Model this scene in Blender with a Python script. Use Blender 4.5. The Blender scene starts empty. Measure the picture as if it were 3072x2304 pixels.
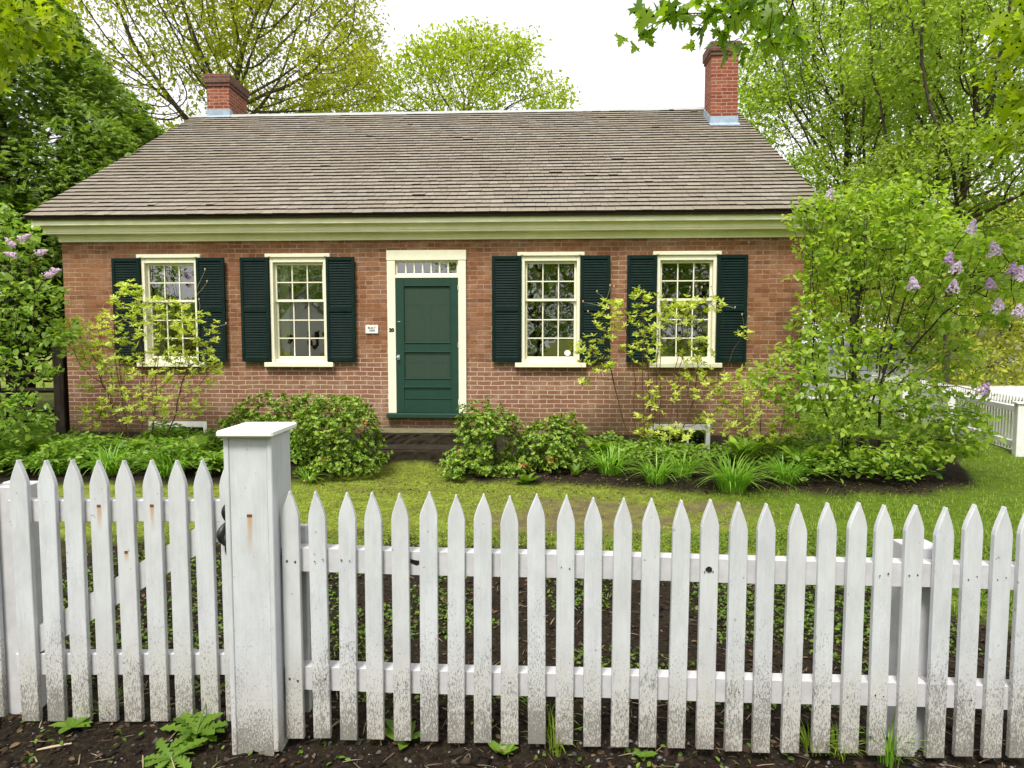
import bpy, math, random
import numpy as np
from mathutils import Vector, Matrix

# ---------------------------------------------------------------- camera, sky, sun, exposure
scene = bpy.context.scene
F_PX, PITCH, EYE = 647.45, math.radians(3.726), 1.6
cam_d = bpy.data.cameras.new('camera')
cam_d.sensor_width = 36.0
cam_d.lens = 36.0 * F_PX / 1024.0
cam_d.clip_start, cam_d.clip_end = 0.05, 2000.0
cam = bpy.data.objects.new('camera', cam_d)
scene.collection.objects.link(cam)
cam.location = (0, 0, EYE)
cam.rotation_euler = (math.pi / 2 - PITCH, 0, 0)
scene.camera = cam

SUN_EL, SUN_AZ = math.radians(58), math.radians(200)   # azimuth clockwise from +Y: behind the viewer, a little left
world = bpy.data.worlds.new('World')
scene.world = world
world.use_nodes = True
wn = world.node_tree
wn.nodes.clear()
sky = wn.nodes.new('ShaderNodeTexSky')
sky.sky_type = 'NISHITA'
sky.sun_disc = False
sky.sun_elevation = SUN_EL
sky.sun_rotation = SUN_AZ
sky.dust_density = 6.0
sky.air_density = 1.0
hs = wn.nodes.new('ShaderNodeHueSaturation')
hs.inputs['Saturation'].default_value = 0.12
mx = wn.nodes.new('ShaderNodeMixRGB')                  # thick even cloud over most of the sky
mx.inputs['Fac'].default_value = 0.75
mx.inputs['Color2'].default_value = (9.4, 9.3, 9.5, 1)
bg = wn.nodes.new('ShaderNodeBackground')
bg.inputs['Strength'].default_value = 0.092
wo = wn.nodes.new('ShaderNodeOutputWorld')
wn.links.new(sky.outputs[0], hs.inputs['Color'])
wn.links.new(hs.outputs[0], mx.inputs['Color1'])
wn.links.new(mx.outputs[0], bg.inputs['Color'])
wn.links.new(bg.outputs[0], wo.inputs['Surface'])

sun_d = bpy.data.lights.new('sun', 'SUN')
sun_d.energy = 2.6
sun_d.angle = math.radians(14)
sun_d.color = (1.0, 0.96, 0.88)
sun = bpy.data.objects.new('sun', sun_d)
scene.collection.objects.link(sun)
sdir = Vector((math.sin(SUN_AZ) * math.cos(SUN_EL), math.cos(SUN_AZ) * math.cos(SUN_EL), math.sin(SUN_EL)))
sun.rotation_euler = sdir.to_track_quat('Z', 'Y').to_euler()
sun.location = sdir * 60

scene.view_settings.view_transform = 'Standard'
scene.view_settings.look = 'None'
scene.view_settings.gamma = 1.0
scene.view_settings.exposure = 0.82
scene.cycles.max_bounces = 8
scene.cycles.transparent_max_bounces = 16
scene.cycles.caustics_reflective = False
scene.cycles.caustics_refractive = False

# ---------------------------------------------------------------- helpers
COL = scene.collection
RS = np.random.RandomState(7)
_c, _s = math.cos(PITCH), math.sin(PITCH)

def at(x, y, Y):
    """world point at depth Y seen where the photograph (1024 wide) has x, y"""
    a, b = (x - 512) / F_PX, (384 - y) / F_PX
    dy = _c + _s * b
    return Vector((a * Y / dy, Y, EYE + (-_s + _c * b) * Y / dy))

def px2m(p, Y):
    return p * Y / F_PX

def tag(o, label=None, cat=None, group=None, kind=None):
    if label: o['label'] = label
    if cat: o['category'] = cat
    if group: o['group'] = group
    if kind: o['kind'] = kind
    return o

def empty(name, loc=(0, 0, 0), rz=0, label=None, cat=None, group=None):
    o = bpy.data.objects.new(name, None)
    COL.objects.link(o)
    o.location = loc
    o.rotation_euler = (0, 0, rz)
    return tag(o, label, cat, group)

def link(name, me, mat=None, parent=None, loc=None):
    o = bpy.data.objects.new(name, me)
    if mat: me.materials.append(mat)
    COL.objects.link(o)
    if parent: o.parent = parent
    if loc is not None: o.location = loc
    return o

def copy_tree(o, parent=None):
    c = o.copy()
    COL.objects.link(c)
    c.parent = parent
    for ch in [x for x in o.children]:
        copy_tree(ch, c)
    return c

class MB:
    """collects plain shapes into one mesh"""
    def __init__(s):
        s.v, s.f = [], []
    def add(s, v, f):
        n = len(s.v)
        s.v += [tuple(p) for p in v]
        s.f += [tuple(i + n for i in q) for q in f]
        return s
    def box(s, x0, x1, y0, y1, z0, z1, bev=0.0):
        if bev <= 0:
            return s.add([(x0, y0, z0), (x1, y0, z0), (x1, y1, z0), (x0, y1, z0), (x0, y0, z1), (x1, y0, z1), (x1, y1, z1), (x0, y1, z1)],
                         [(0, 3, 2, 1), (4, 5, 6, 7), (0, 1, 5, 4), (1, 2, 6, 5), (2, 3, 7, 6), (3, 0, 4, 7)])
        b = min(bev, (x1 - x0) * .45, (y1 - y0) * .45, (z1 - z0) * .45)
        n = len(s.v)
        idx = {}
        for i, (xa, xs) in enumerate(((x0, 1), (x1, -1))):
            for j, (ya, ys) in enumerate(((y0, 1), (y1, -1))):
                for k, (za, zs) in enumerate(((z0, 1), (z1, -1))):
                    for a in range(3):
                        p = [xa + xs * b, ya + ys * b, za + zs * b]
                        p[a] = (xa, ya, za)[a]
                        idx[i, j, k, a] = len(s.v)
                        s.v.append(tuple(p))
        I = lambda i, j, k, a: idx[i, j, k, a]
        for i in (0, 1):
            q = [I(i, 0, 0, 0), I(i, 1, 0, 0), I(i, 1, 1, 0), I(i, 0, 1, 0)]
            s.f.append(tuple(q if i else q[::-1]))
            q = [I(0, i, 0, 1), I(0, i, 1, 1), I(1, i, 1, 1), I(1, i, 0, 1)]
            s.f.append(tuple(q if i else q[::-1]))
            q = [I(0, 0, i, 2), I(1, 0, i, 2), I(1, 1, i, 2), I(0, 1, i, 2)]
            s.f.append(tuple(q if i else q[::-1]))
        def quad(a, b_, c, d, out):
            A, B, C = (Vector(s.v[a]), Vector(s.v[b_]), Vector(s.v[c]))
            if (B - A).cross(C - A).dot(Vector(out)) < 0: s.f.append((d, c, b_, a))
            else: s.f.append((a, b_, c, d))
        for i in (0, 1):
            for j in (0, 1):
                o1, o2 = 2 * i - 1, 2 * j - 1
                quad(I(i, j, 0, 0), I(i, j, 1, 0), I(i, j, 1, 1), I(i, j, 0, 1), (o1, o2, 0))
                quad(I(i, 0, j, 0), I(i, 1, j, 0), I(i, 1, j, 2), I(i, 0, j, 2), (o1, 0, o2))
                quad(I(0, i, j, 1), I(1, i, j, 1), I(1, i, j, 2), I(0, i, j, 2), (0, o1, o2))
                for k in (0, 1):
                    a, b_, c = I(i, j, k, 0), I(i, j, k, 1), I(i, j, k, 2)
                    A, B, C = Vector(s.v[a]), Vector(s.v[b_]), Vector(s.v[c])
                    out = Vector((2 * i - 1, 2 * j - 1, 2 * k - 1))
                    s.f.append((a, b_, c) if (B - A).cross(C - A).dot(out) > 0 else (c, b_, a))
        return s
    def prism(s, prof, y0, y1):
        """outline in x,z (counter-clockwise seen from -y) pushed from y0 to y1"""
        n = len(prof)
        v = [(x, y0, z) for x, z in prof] + [(x, y1, z) for x, z in prof]
        f = [tuple(range(n)), tuple(range(2 * n - 1, n - 1, -1))]
        f += [((i + 1) % n, i, i + n, (i + 1) % n + n) for i in range(n)]
        return s.add(v, f)
    def tube(s, pts, rad, n=8, cap=True):
        pts = [Vector(p) for p in pts]
        if not hasattr(rad, '__len__'): rad = [rad] * len(pts)
        base = len(s.v)
        prev = None
        for i, p in enumerate(pts):
            t = (pts[min(i + 1, len(pts) - 1)] - pts[max(i - 1, 0)]).normalized()
            if prev is None:
                a = Vector((1, 0, 0)) if abs(t.x) < .8 else Vector((0, 1, 0))
                prev = (a - t * a.dot(t)).normalized()
            else:
                prev = (prev - t * prev.dot(t)).normalized()
            q = t.cross(prev)
            for k in range(n):
                th = 2 * math.pi * k / n
                s.v.append(tuple(p + (prev * math.cos(th) + q * math.sin(th)) * rad[i]))
        for i in range(len(pts) - 1):
            for k in range(n):
                a, b = base + i * n + k, base + i * n + (k + 1) % n
                s.f.append((a, b, b + n, a + n))
        if cap:
            s.f.append(tuple(base + k for k in range(n))[::-1])
            s.f.append(tuple(base + (len(pts) - 1) * n + k for k in range(n)))
        return s
    def mesh(s, name):
        me = bpy.data.meshes.new(name)
        me.from_pydata(s.v, [], s.f)
        me.update()
        return me
    def build(s, name, mat, parent=None, loc=None, smooth=False):
        me = s.mesh(name)
        if smooth:
            me.polygons.foreach_set('use_smooth', [True] * len(me.polygons))
        return link(name, me, mat, parent, loc)

def np_mesh(name, V, Fq, smooth=False):
    """V (n,3), Fq (m,k) integer faces all of k corners"""
    V = np.ascontiguousarray(V, np.float32); Fq = np.ascontiguousarray(Fq, np.int32)
    me = bpy.data.meshes.new(name)
    m, k = Fq.shape
    me.vertices.add(len(V)); me.vertices.foreach_set('co', V.ravel())
    me.loops.add(m * k); me.loops.foreach_set('vertex_index', Fq.ravel())
    me.polygons.add(m)
    me.polygons.foreach_set('loop_start', np.arange(0, m * k, k, dtype=np.int32))
    me.polygons.foreach_set('loop_total', np.full(m, k, np.int32))
    if smooth: me.polygons.foreach_set('use_smooth', np.ones(m, bool))
    me.update(calc_edges=True)
    return me

def text_mesh(body, size, depth, bold=0.0):
    cu = bpy.data.curves.new('lettering', 'FONT')
    cu.body = body; cu.size = size; cu.extrude = depth; cu.offset = bold
    cu.align_x = 'CENTER'; cu.align_y = 'CENTER'; cu.resolution_u = 4
    ob = bpy.data.objects.new('lettering', cu)
    me = bpy.data.meshes.new_from_object(ob)
    bpy.data.objects.remove(ob); bpy.data.curves.remove(cu)
    R = Matrix.Rotation(math.pi / 2, 4, 'X')
    me.transform(R)
    return me

def vnoise(P, seed=0):
    """value noise in 3-D, -1..1"""
    P = np.asarray(P, float)
    i = np.floor(P).astype(np.int64); f = P - i; f = f * f * (3 - 2 * f)
    def h(ix, iy, iz):
        n = (ix * 374761393 + iy * 668265263 + iz * 2147483647 + seed * 974711) & 0x7fffffff
        n = ((n ^ (n >> 13)) * 1274126177) & 0x7fffffff
        n = n ^ (n >> 16)
        return (n & 0xffff) / 32767.5 - 1
    r = 0
    for a in (0, 1):
        for b in (0, 1):
            for c in (0, 1):
                w = (f[..., 0] if a else 1 - f[..., 0]) * (f[..., 1] if b else 1 - f[..., 1]) * (f[..., 2] if c else 1 - f[..., 2])
                r = r + w * h(i[..., 0] + a, i[..., 1] + b, i[..., 2] + c)
    return r

# ---------------------------------------------------------------- materials
class NT:
    def __init__(s, name):
        s.m = bpy.data.materials.new(name)
        s.m.use_nodes = True
        s.t = s.m.node_tree
        s.t.nodes.clear()
        s.out = s.n('OutputMaterial')
    def n(s, kind, **kw):
        nd = s.t.nodes.new('ShaderNode' + kind)
        for k, v in kw.items():
            if k.startswith('i_'):
                key = k[2:].replace('_', ' ')
                nd.inputs[int(key) if key.isdigit() else key].default_value = v
            else:
                setattr(nd, k, v)
        return nd
    def l(s, a, b):
        s.t.links.new(a, b)
    def mixc(s, fac, a, b, blend='MIX'):
        nd = s.n('MixRGB', blend_type=blend)
        for inp, v in ((nd.inputs[0], fac), (nd.inputs[1], a), (nd.inputs[2], b)):
            if hasattr(v, 'is_linked') or hasattr(v, 'links'): s.l(v, inp)
            elif isinstance(v, (int, float)): inp.default_value = v
            else: inp.default_value = (*v, 1) if len(v) == 3 else v
        return nd.outputs[0]
    def math(s, op, a, b=None, clamp=False):
        nd = s.n('Math', operation=op, use_clamp=clamp)
        for inp, v in ((nd.inputs[0], a), (nd.inputs[1], b)):
            if v is None: continue
            if isinstance(v, (int, float)): inp.default_value = v
            else: s.l(v, inp)
        return nd.outputs[0]
    def ramp(s, fac, stops):
        nd = s.n('ValToRGB')
        e = nd.color_ramp.elements
        while len(e) < len(stops): e.new(0.5)
        for k, (p, c) in enumerate(stops):
            e[k].position = p
            e[k].color = (*c, 1) if hasattr(c, '__len__') else (c, c, c, 1)
        s.l(fac, nd.inputs[0])
        return nd.outputs[0]
    def noise(s, vec, scale, detail=3, rough=.55, dist=0):
        nd = s.n('TexNoise', i_Scale=scale, i_Detail=detail, i_Roughness=rough, i_Distortion=dist)
        if vec is not None: s.l(vec, nd.inputs['Vector'])
        return nd.outputs[0]
    def obj(s):
        return s.n('TexCoord').outputs['Object']
    def scaled(s, vec, sc):
        nd = s.n('Mapping'); nd.inputs['Scale'].default_value = sc
        s.l(vec, nd.inputs[0])
        return nd.outputs[0]
    def offset_by_object(s, vec):
        r = s.n('ObjectInfo').outputs['Random']
        k = s.math('MULTIPLY', r, 37.0)
        nd = s.n('VectorMath', operation='ADD'); s.l(vec, nd.inputs[0]); s.l(k, nd.inputs[1])
        return nd.outputs[0]
    def bump(s, h, strength, dist):
        nd = s.n('Bump', i_Strength=strength, i_Distance=dist)
        s.l(h, nd.inputs['Height'])
        return nd.outputs[0]
    def principled(s, base, rough=.7, spec=.3, normal=None, metal=0):
        nd = s.n('BsdfPrincipled')
        nd.inputs['Specular IOR Level'].default_value = spec
        nd.inputs['Metallic'].default_value = metal
        for k, v in (('Base Color', base), ('Roughness', rough)):
            if isinstance(v, (int, float)): nd.inputs[k].default_value = v
            elif isinstance(v, tuple): nd.inputs[k].default_value = (*v, 1)
            else: s.l(v, nd.inputs[k])
        if normal is not None: s.l(normal, nd.inputs['Normal'])
        s.l(nd.outputs[0], s.out.inputs[0])
        return nd

def sep(t, vec):
    nd = t.n('SeparateXYZ'); t.l(vec, nd.inputs[0])
    return nd.outputs

def m_plain(name, c, rough=.6, spec=.3, var=.12, scale=9, bump=.15):
    t = NT(name)
    n = t.noise(t.offset_by_object(t.obj()), scale, 5, .6)
    col = t.mixc(t.ramp(n, [(.3, 0.0), (.7, 1.0)]), tuple(x * (1 - var) for x in c), tuple(min(1, x * (1 + var)) for x in c))
    w = t.noise(t.scaled(t.offset_by_object(t.obj()), (1, 1, .5)), 2.6, 5, .7)
    col = t.mixc(t.ramp(w, [(.48, 0.0), (.75, min(.5, var * 3))]), col, tuple(x * .72 + .012 for x in c))
    t.principled(col, rough, spec, t.bump(n, bump, .004))
    return t.m

def m_leaf(name, a, b, trans=.4, rough=.45, spec=.35, tcol=None):
    """leaf blade: each leaf (mesh island) takes a tone between a and b, part of the light shines through"""
    t = NT(name)
    r = t.n('NewGeometry').outputs['Random Per Island']
    col = t.mixc(r, a, b)
    pr = t.principled(col, rough, spec)
    tr = t.n('BsdfTranslucent')
    tc = t.mixc(1.0, col, tcol or (1.25, 1.35, .55), 'MULTIPLY')
    t.l(tc, tr.inputs[0])
    mx = t.n('MixShader', i_0=trans)
    t.l(pr.outputs[0], mx.inputs[1]); t.l(tr.outputs[0], mx.inputs[2])
    t.l(mx.outputs[0], t.out.inputs[0])
    return t.m

def m_bark(name, a, b, scale=14):
    t = NT(name)
    o = t.scaled(t.obj(), (1, 1, .25))
    n = t.noise(o, scale, 6, .65)
    col = t.mixc(t.ramp(n, [(.35, 0.0), (.65, 1.0)]), a, b)
    t.principled(col, .9, .1, t.bump(n, .6, .02))
    return t.m

def m_brick(name, tones, mortar, wall=True, row=.068, wid=.208, mort=.0068):
    """hand made bricks: every brick has its own tone, joints wander, old pointing is smeared above and crisp below the sills"""
    t = NT(name)
    o = t.obj()
    x, y, z = sep(t, o)
    cx = t.n('CombineXYZ'); t.l(t.math('ADD', x, y), cx.inputs[0]); t.l(z, cx.inputs[1])
    wob = t.n('TexNoise', i_Scale=4.0, i_Detail=5.0, i_Roughness=.65); t.l(cx.outputs[0], wob.inputs['Vector'])
    sub = t.n('VectorMath', operation='SUBTRACT'); t.l(wob.outputs['Color'], sub.inputs[0]); sub.inputs[1].default_value = (.5, .5, .5)
    scl = t.n('VectorMath', operation='MULTIPLY'); t.l(sub.outputs[0], scl.inputs[0]); scl.inputs[1].default_value = (.08, .035, 0)
    add = t.n('VectorMath', operation='ADD'); t.l(cx.outputs[0], add.inputs[0]); t.l(scl.outputs[0], add.inputs[1])
    br = t.n('TexBrick', i_Scale=1.0, i_Mortar_Size=mort, i_Mortar_Smooth=.3, i_Bias=0.0, i_Brick_Width=wid, i_Row_Height=row)
    br.offset = .5
    t.l(add.outputs[0], br.inputs['Vector'])
    # one random number per brick
    ax, ay, az = sep(t, add.outputs[0])
    r = t.math('FLOOR', t.math('DIVIDE', ay, row))
    odd = t.math('MULTIPLY', t.math('MODULO', t.math('ABSOLUTE', r), 2.0), .5)
    c = t.math('FLOOR', t.math('ADD', t.math('DIVIDE', ax, wid), odd))
    rc = t.n('CombineXYZ'); t.l(c, rc.inputs[0]); t.l(r, rc.inputs[1])
    wn_ = t.n('TexWhiteNoise', noise_dimensions='2D'); t.l(rc.outputs[0], wn_.inputs['Vector'])
    n = len(tones)
    body = t.ramp(wn_.outputs['Value'], [(k / (n - 1), tones[k]) for k in range(n)])
    fine = t.noise(add.outputs[0], 24, 5, .7)
    body = t.mixc(t.ramp(fine, [(.3, 0.0), (.75, .45)]), body, tuple(q * .55 for q in tones[0]))
    fac = br.outputs['Fac']
    mc = t.mixc(t.ramp(t.noise(o, 11, 4, .7), [(.3, 0.0), (.7, .5)]), mortar, tuple(q * .6 for q in mortar))
    if wall:
        up = t.ramp(t.math('ADD', t.math('DIVIDE', z, 3.2), t.math('MULTIPLY', t.math('SUBTRACT', t.noise(o, 1.3, 4, .6), .5), .35)), [(.36, 0.0), (.46, 1.0)])
        # below the sills: cooler brick, pale crisp pointing; above: warm brick, smeared joints
        body = t.mixc(t.math('MULTIPLY', t.math('SUBTRACT', 1.0, up), .45), body, (.25, .125, .095))
        smear = t.math('MULTIPLY', up, t.ramp(t.noise(o, 2.3, 4, .65), [(.30, .20), (.62, .92)]))
        fac = t.math('MULTIPLY', fac, t.math('SUBTRACT', 1.0, smear))
        pale = t.math('MULTIPLY', t.ramp(t.noise(o, 2.8, 5, .65), [(.52, 0.0), (.72, .5)]), t.math('SUBTRACT', 1.0, t.math('MULTIPLY', up, .6)))
        body = t.mixc(pale, body, (.47, .34, .25))
        spots = t.math('GREATER_THAN', t.noise(o, 13, 2, .5), .735)
        body = t.mixc(t.math('MULTIPLY', spots, .6), body, (.60, .46, .36))
    col = t.mixc(fac, body, mc)
    if wall:
        lo = t.math('MULTIPLY', t.ramp(t.math('DIVIDE', z, 3.2), [(.08, 1.0), (.22, 0.0)]), t.ramp(t.noise(o, 3.0, 4, .6), [(.35, .25), (.62, .85)]))
        col = t.mixc(lo, col, (.10, .075, .035))
        drip = t.math('MULTIPLY', t.ramp(t.noise(t.scaled(o, (1, 1, .12)), 7, 4, .6), [(.56, 0.0), (.74, .45)]), t.ramp(t.math('DIVIDE', z, 3.2), [(.2, .2), (.42, 1.0)]))
        col = t.mixc(drip, col, (.14, .085, .055))
    h = t.math('ADD', t.math('MULTIPLY', br.outputs['Fac'], -1.0), t.math('MULTIPLY', fine, .6))
    t.principled(col, .88, .15, t.bump(h, .7, .010))
    return t.m

def m_white_paint(name, bottom=.42, rust=False, base=(.575, .595, .625)):
    """old white paint; dark mildew flecks thicken towards the splashed bottom end (object z counts from the lower end)"""
    t = NT(name)
    o = t.obj()
    oo = t.offset_by_object(o)
    x, y, z = sep(t, o)
    n1 = t.noise(t.scaled(oo, (1, 1, .35)), 12, 6, .72)
    col = t.mixc(t.ramp(n1, [(.3, 0.0), (.62, 1.0)]), tuple(b * .78 for b in base), base)
    gr = t.noise(t.scaled(oo, (1, 1, .03)), 130, 3, .6)
    col = t.mixc(t.ramp(gr, [(.5, 0.0), (.8, .35)]), col, tuple(b * .62 for b in base))
    col = t.mixc(t.math('MULTIPLY', t.n('ObjectInfo').outputs['Random'], .22), col, (.50, .50, .47))
    warm = t.ramp(z, [(0.0, 1.0), (bottom, 0.0)])
    col = t.mixc(t.math('MULTIPLY', warm, .8), col, (.47, .435, .375))
    fl = t.noise(t.scaled(oo, (1, 1, .33)), 230, 5, .8)
    th = t.math('ADD', t.ramp(z, [(0.0, .46), (bottom * .5, .55), (bottom * 1.25, .65), (1.0, .70)]), t.math('ADD', t.math('MULTIPLY', t.math('SUBTRACT', t.noise(oo, 6, 3), .5), .30), t.math('MULTIPLY', t.math('SUBTRACT', t.n('ObjectInfo').outputs['Random'], .5), .05)))
    fleck = t.math('MULTIPLY', t.math('GREATER_THAN', fl, th), .72)
    col = t.mixc(fleck, col, (.09, .085, .07))
    sp = t.noise(oo, 34, 2, .5)
    col = t.mixc(t.math('MULTIPLY', t.math('GREATER_THAN', sp, .735), .45), col, (.12, .13, .12))
    if rust:
        zr, hw, ln = rust
        w = t.math('MULTIPLY', t.noise(t.scaled(oo, (1, 1, .2)), 60, 2), .008)
        side = t.ramp(t.math('SUBTRACT', t.math('ABSOLUTE', x), w), [(hw * .2, 1.0), (hw * .8, 0.0)])
        up = t.math('LESS_THAN', z, zr)
        dn = t.ramp(z, [(zr - ln, 0.0), (zr - .004, .8)])
        k = t.math('MULTIPLY', t.math('MULTIPLY', side, up), dn)
        col = t.mixc(k, col, (.42, .24, .07))
        hd = t.math('MULTIPLY', t.math('LESS_THAN', t.math('ABSOLUTE', x), hw), t.math('LESS_THAN', t.math('ABSOLUTE', t.math('SUBTRACT', z, zr)), .006))
        col = t.mixc(hd, col, (.16, .05, .02))
    t.principled(col, .55, .3, t.bump(n1, .2, .004))
    return t.m

M = {}
M['brick'] = m_brick('brick', [(.18, .075, .037), (.25, .106, .053), (.295, .138, .070), (.325, .168, .095), (.235, .112, .072)], (.58, .46, .33))
M['chimney_brick'] = m_brick('chimney_brick', [(.20, .055, .035), (.27, .08, .048), (.32, .12, .075)], (.46, .31, .23), False)
M['cap_brick'] = m_brick('cap_brick', [(.13, .055, .042), (.18, .08, .06), (.15, .10, .085)], (.22, .17, .14), False)
M['trim'] = m_plain('cream_paint', (.80, .77, .60), .5, .3, .05, 14)
M['cornice'] = m_plain('sage_paint', (.86, .83, .62), .55, .3, .06, 6)
M['shutter'] = m_plain('dark_green_paint', (.004, .017, .014), .6, .10, .25, 12)
M['door'] = m_plain('green_door_paint', (.012, .047, .031), .5, .3, .10, 10)
M['screen'] = m_plain('screen_mesh', (.035, .060, .042), .8, .15, .10, 60)
M['inner_door'] = m_plain('inner_door_paint', (.03, .07, .05), .6, .2)
M['iron'] = m_plain('black_iron', (.012, .012, .014), .45, .5)
M['metal'] = m_plain('galvanised', (.42, .46, .52), .45, .5, .15, 8)
M['zinc'] = m_plain('lead_flashing', (.30, .38, .47), .5, .5, .22, 7)
M['hinge'] = m_plain('painted_hinge', (.62, .60, .5), .5, .4)
M['stone'] = m_plain('dark_stone', (.045, .038, .024), .9, .2, .45, 5, .9)
M['step'] = m_plain('mossy_step', (.028, .022, .014), .9, .15, .5, 7, .9)
M['tread'] = m_plain('worn_tread', (.15, .135, .08), .9, .2, .3, 9, .7)
M['interior'] = m_plain('interior_wall', (.10, .11, .09), .9, .1)
M['curtain'] = m_plain('curtain_cloth', (.62, .64, .42), .9, .1, .08, 20)
M['black'] = m_plain('black_letters', (.01, .01, .01), .6, .2)
M['plaque'] = m_plain('plaque_white', (.78, .77, .72), .5, .3, .05)
M['grey_letter'] = m_plain('grey_letters', (.10, .11, .13), .6, .2)
M['picket'] = m_white_paint('white_picket_paint')
M['picket_rust'] = m_white_paint('white_picket_paint_rusty', rust=(.905, .008, .11))
M['picket_staple'] = m_white_paint('white_picket_paint_staple', rust=(.715, .007, .04))
M['post'] = m_white_paint('white_post_paint', .40, rust=(.945, .010, .16))
M['rail'] = m_plain('white_rail_paint', (.52, .515, .535), .55, .3, .10, 18)
M['cap'] = m_plain('white_cap_paint', (.80, .80, .76), .5, .3, .06, 10)
M['old_white'] = m_plain('old_white_paint', (.74, .74, .72), .6, .2, .1, 8)
M['dark_wood'] = m_bark('dark_weathered_wood', (.012, .010, .008), (.035, .028, .02), 20)
M['bark_dark'] = m_bark('dark_bark', (.022, .016, .013), (.06, .045, .035))
M['bark'] = m_bark('grey_bark', (.07, .055, .04), (.14, .11, .08))
M['twig'] = m_bark('reddish_twig', (.07, .035, .022), (.14, .085, .05), 30)

def m_glass():
    t = NT('window_glass')
    o = t.obj()
    n = t.noise(o, 3.0, 2, .5)
    nb = t.bump(n, .10, .02)
    gl = t.n('BsdfGlossy', i_Roughness=.015); t.l(nb, gl.inputs['Normal'])
    tr = t.n('BsdfTransparent', i_Color=(.82, .88, .82, 1))
    fr = t.n('Fresnel', i_IOR=1.5)
    fac = t.math('ADD', t.math('MULTIPLY', fr.outputs[0], 2.0), .22, True)
    mx = t.n('MixShader'); t.l(fac, mx.inputs[0]); t.l(tr.outputs[0], mx.inputs[1]); t.l(gl.outputs[0], mx.inputs[2])
    t.l(mx.outputs[0], t.out.inputs[0])
    return t.m
M['glass'] = m_glass()

def m_shingle():
    t = NT('weathered_shingle')
    r = t.n('NewGeometry').outputs['Random Per Island']
    o = t.obj()
    col = t.ramp(r, [(0.0, (.245, .215, .172)), (.5, (.268, .238, .192)), (.92, (.292, .262, .215)), (1.0, (.335, .305, .26))])
    g = t.noise(t.scaled(o, (1, .12, .12)), 60, 4, .7)
    col = t.mixc(t.ramp(g, [(.3, .4), (.7, 0.0)]), col, (.09, .065, .05))
    b = t.noise(o, .8, 4, .6)
    col = t.mixc(t.ramp(b, [(.42, 0.0), (.72, .55)]), col, (.19, .158, .12))
    x, y, z = sep(t, o)
    green = t.math('MULTIPLY', t.ramp(t.math('MULTIPLY', x, .2), [(.55, 0.0), (.85, .55)]), t.ramp(t.noise(o, 1.3, 4, .6), [(.45, 0.0), (.65, 1.0)]))
    col = t.mixc(green, col, (.14, .14, .06))
    t.principled(col, .85, .2, t.bump(g, .3, .004))
    return t.m
M['shingle'] = m_shingle()
M['shingle_end'] = m_plain('dark_shingle_ends', (.035, .027, .021), .95, .1, .3, 20)  # dark weathered end grain, with the shadow under each course put into the colour

# ---------------------------------------------------------------- ground
def axis(lo, hi, d, far, g=1.35):
    a = list(np.arange(lo, hi + 1e-6, d))
    s = d
    while a[-1] < far: s *= g; a.append(a[-1] + s)
    s = d; b = []
    x = lo
    while x > -far: s *= g; x -= s; b.append(x)
    return np.array(b[::-1] + a)

def sstep(a, b, x):
    t = np.clip((x - a) / (b - a), 0, 1)
    return t * t * (3 - 2 * t)

def fence_base(X):
    """the verge falls gently to the right along the fence"""
    return -.020 * (X + .9) * sstep(-40, -1.2, X) * (1 - sstep(3.2, 8, X)) + -.08 * sstep(3.2, 8, X)

def ground_z(X, Y):
    X = np.asarray(X, float); Y = np.asarray(Y, float)
    near = 1 - sstep(2.6, 5.5, Y)
    z = fence_base(X) * near * sstep(-6, 0.5, Y) + (-.05) * sstep(3.0, 7.5, Y)
    z = z - .05 * sstep(9, 12, Y) * sstep(2, 7, X)
    P = np.stack([X, Y, 0 * X], -1)
    bumpy = (1 - sstep(14, 40, np.hypot(X, Y - 5)))
    z = z + bumpy * (.018 * vnoise(P * 2.1, 3) + .010 * vnoise(P * 6.3, 4) + .006 * vnoise(P * 15, 5))
    bed = bed_mask(X, Y)
    z = z + .05 * bed * (1 - sstep(9.3, 9.7, Y))
    return z

def bed_mask(X, Y):
    """planted soil along the house front, open at the door step"""
    P = np.stack([X, Y, 0 * X], -1)
    w = .22 * vnoise(P * 1.3, 11) + .1 * vnoise(P * 4, 12)
    front = np.interp(X, [-9, -3.2, -2.3, -1.95, -1.45, -1.2, -.7, -.4, .6, 1.6, 3, 4.4, 5.2, 6, 9], [7.2, 7.25, 7.7, 8.35, 8.7, 8.7, 8.1, 7.35, 7.35, 6.95, 6.8, 6.7, 7.1, 8.6, 12])
    return sstep(-.12, .12, Y - front + w * .6)

def soil_mask(X, Y):
    """dark mulch strip behind and before the fence"""
    P = np.stack([X, Y, 0 * X], -1)
    w = .5 * vnoise(P * 1.1, 21) + .25 * vnoise(P * 3.3, 22)
    back = np.interp(X, [-6, -1, 0, 1.5, 2.6, 3.6, 6], [5.4, 5.3, 5.2, 4.7, 4.2, 3.4, 2.9])
    return 1 - sstep(-.25, .25, Y - back + w)

def bare_mask(X, Y):
    P = np.stack([X, Y, 0 * X], -1)
    n = vnoise(P * 1.4, 31) + .6 * vnoise(P * 4.1, 32)
    g = np.exp(-(((X - .65) / 1.25) ** 2 + ((Y - 6.1) / .85) ** 2))
    g = np.maximum(g, .85 * np.exp(-(((X - 1.9) / .9) ** 2 + ((Y - 6.4) / .35) ** 2)))
    return sstep(.28, .8, g + .28 * n)

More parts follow.
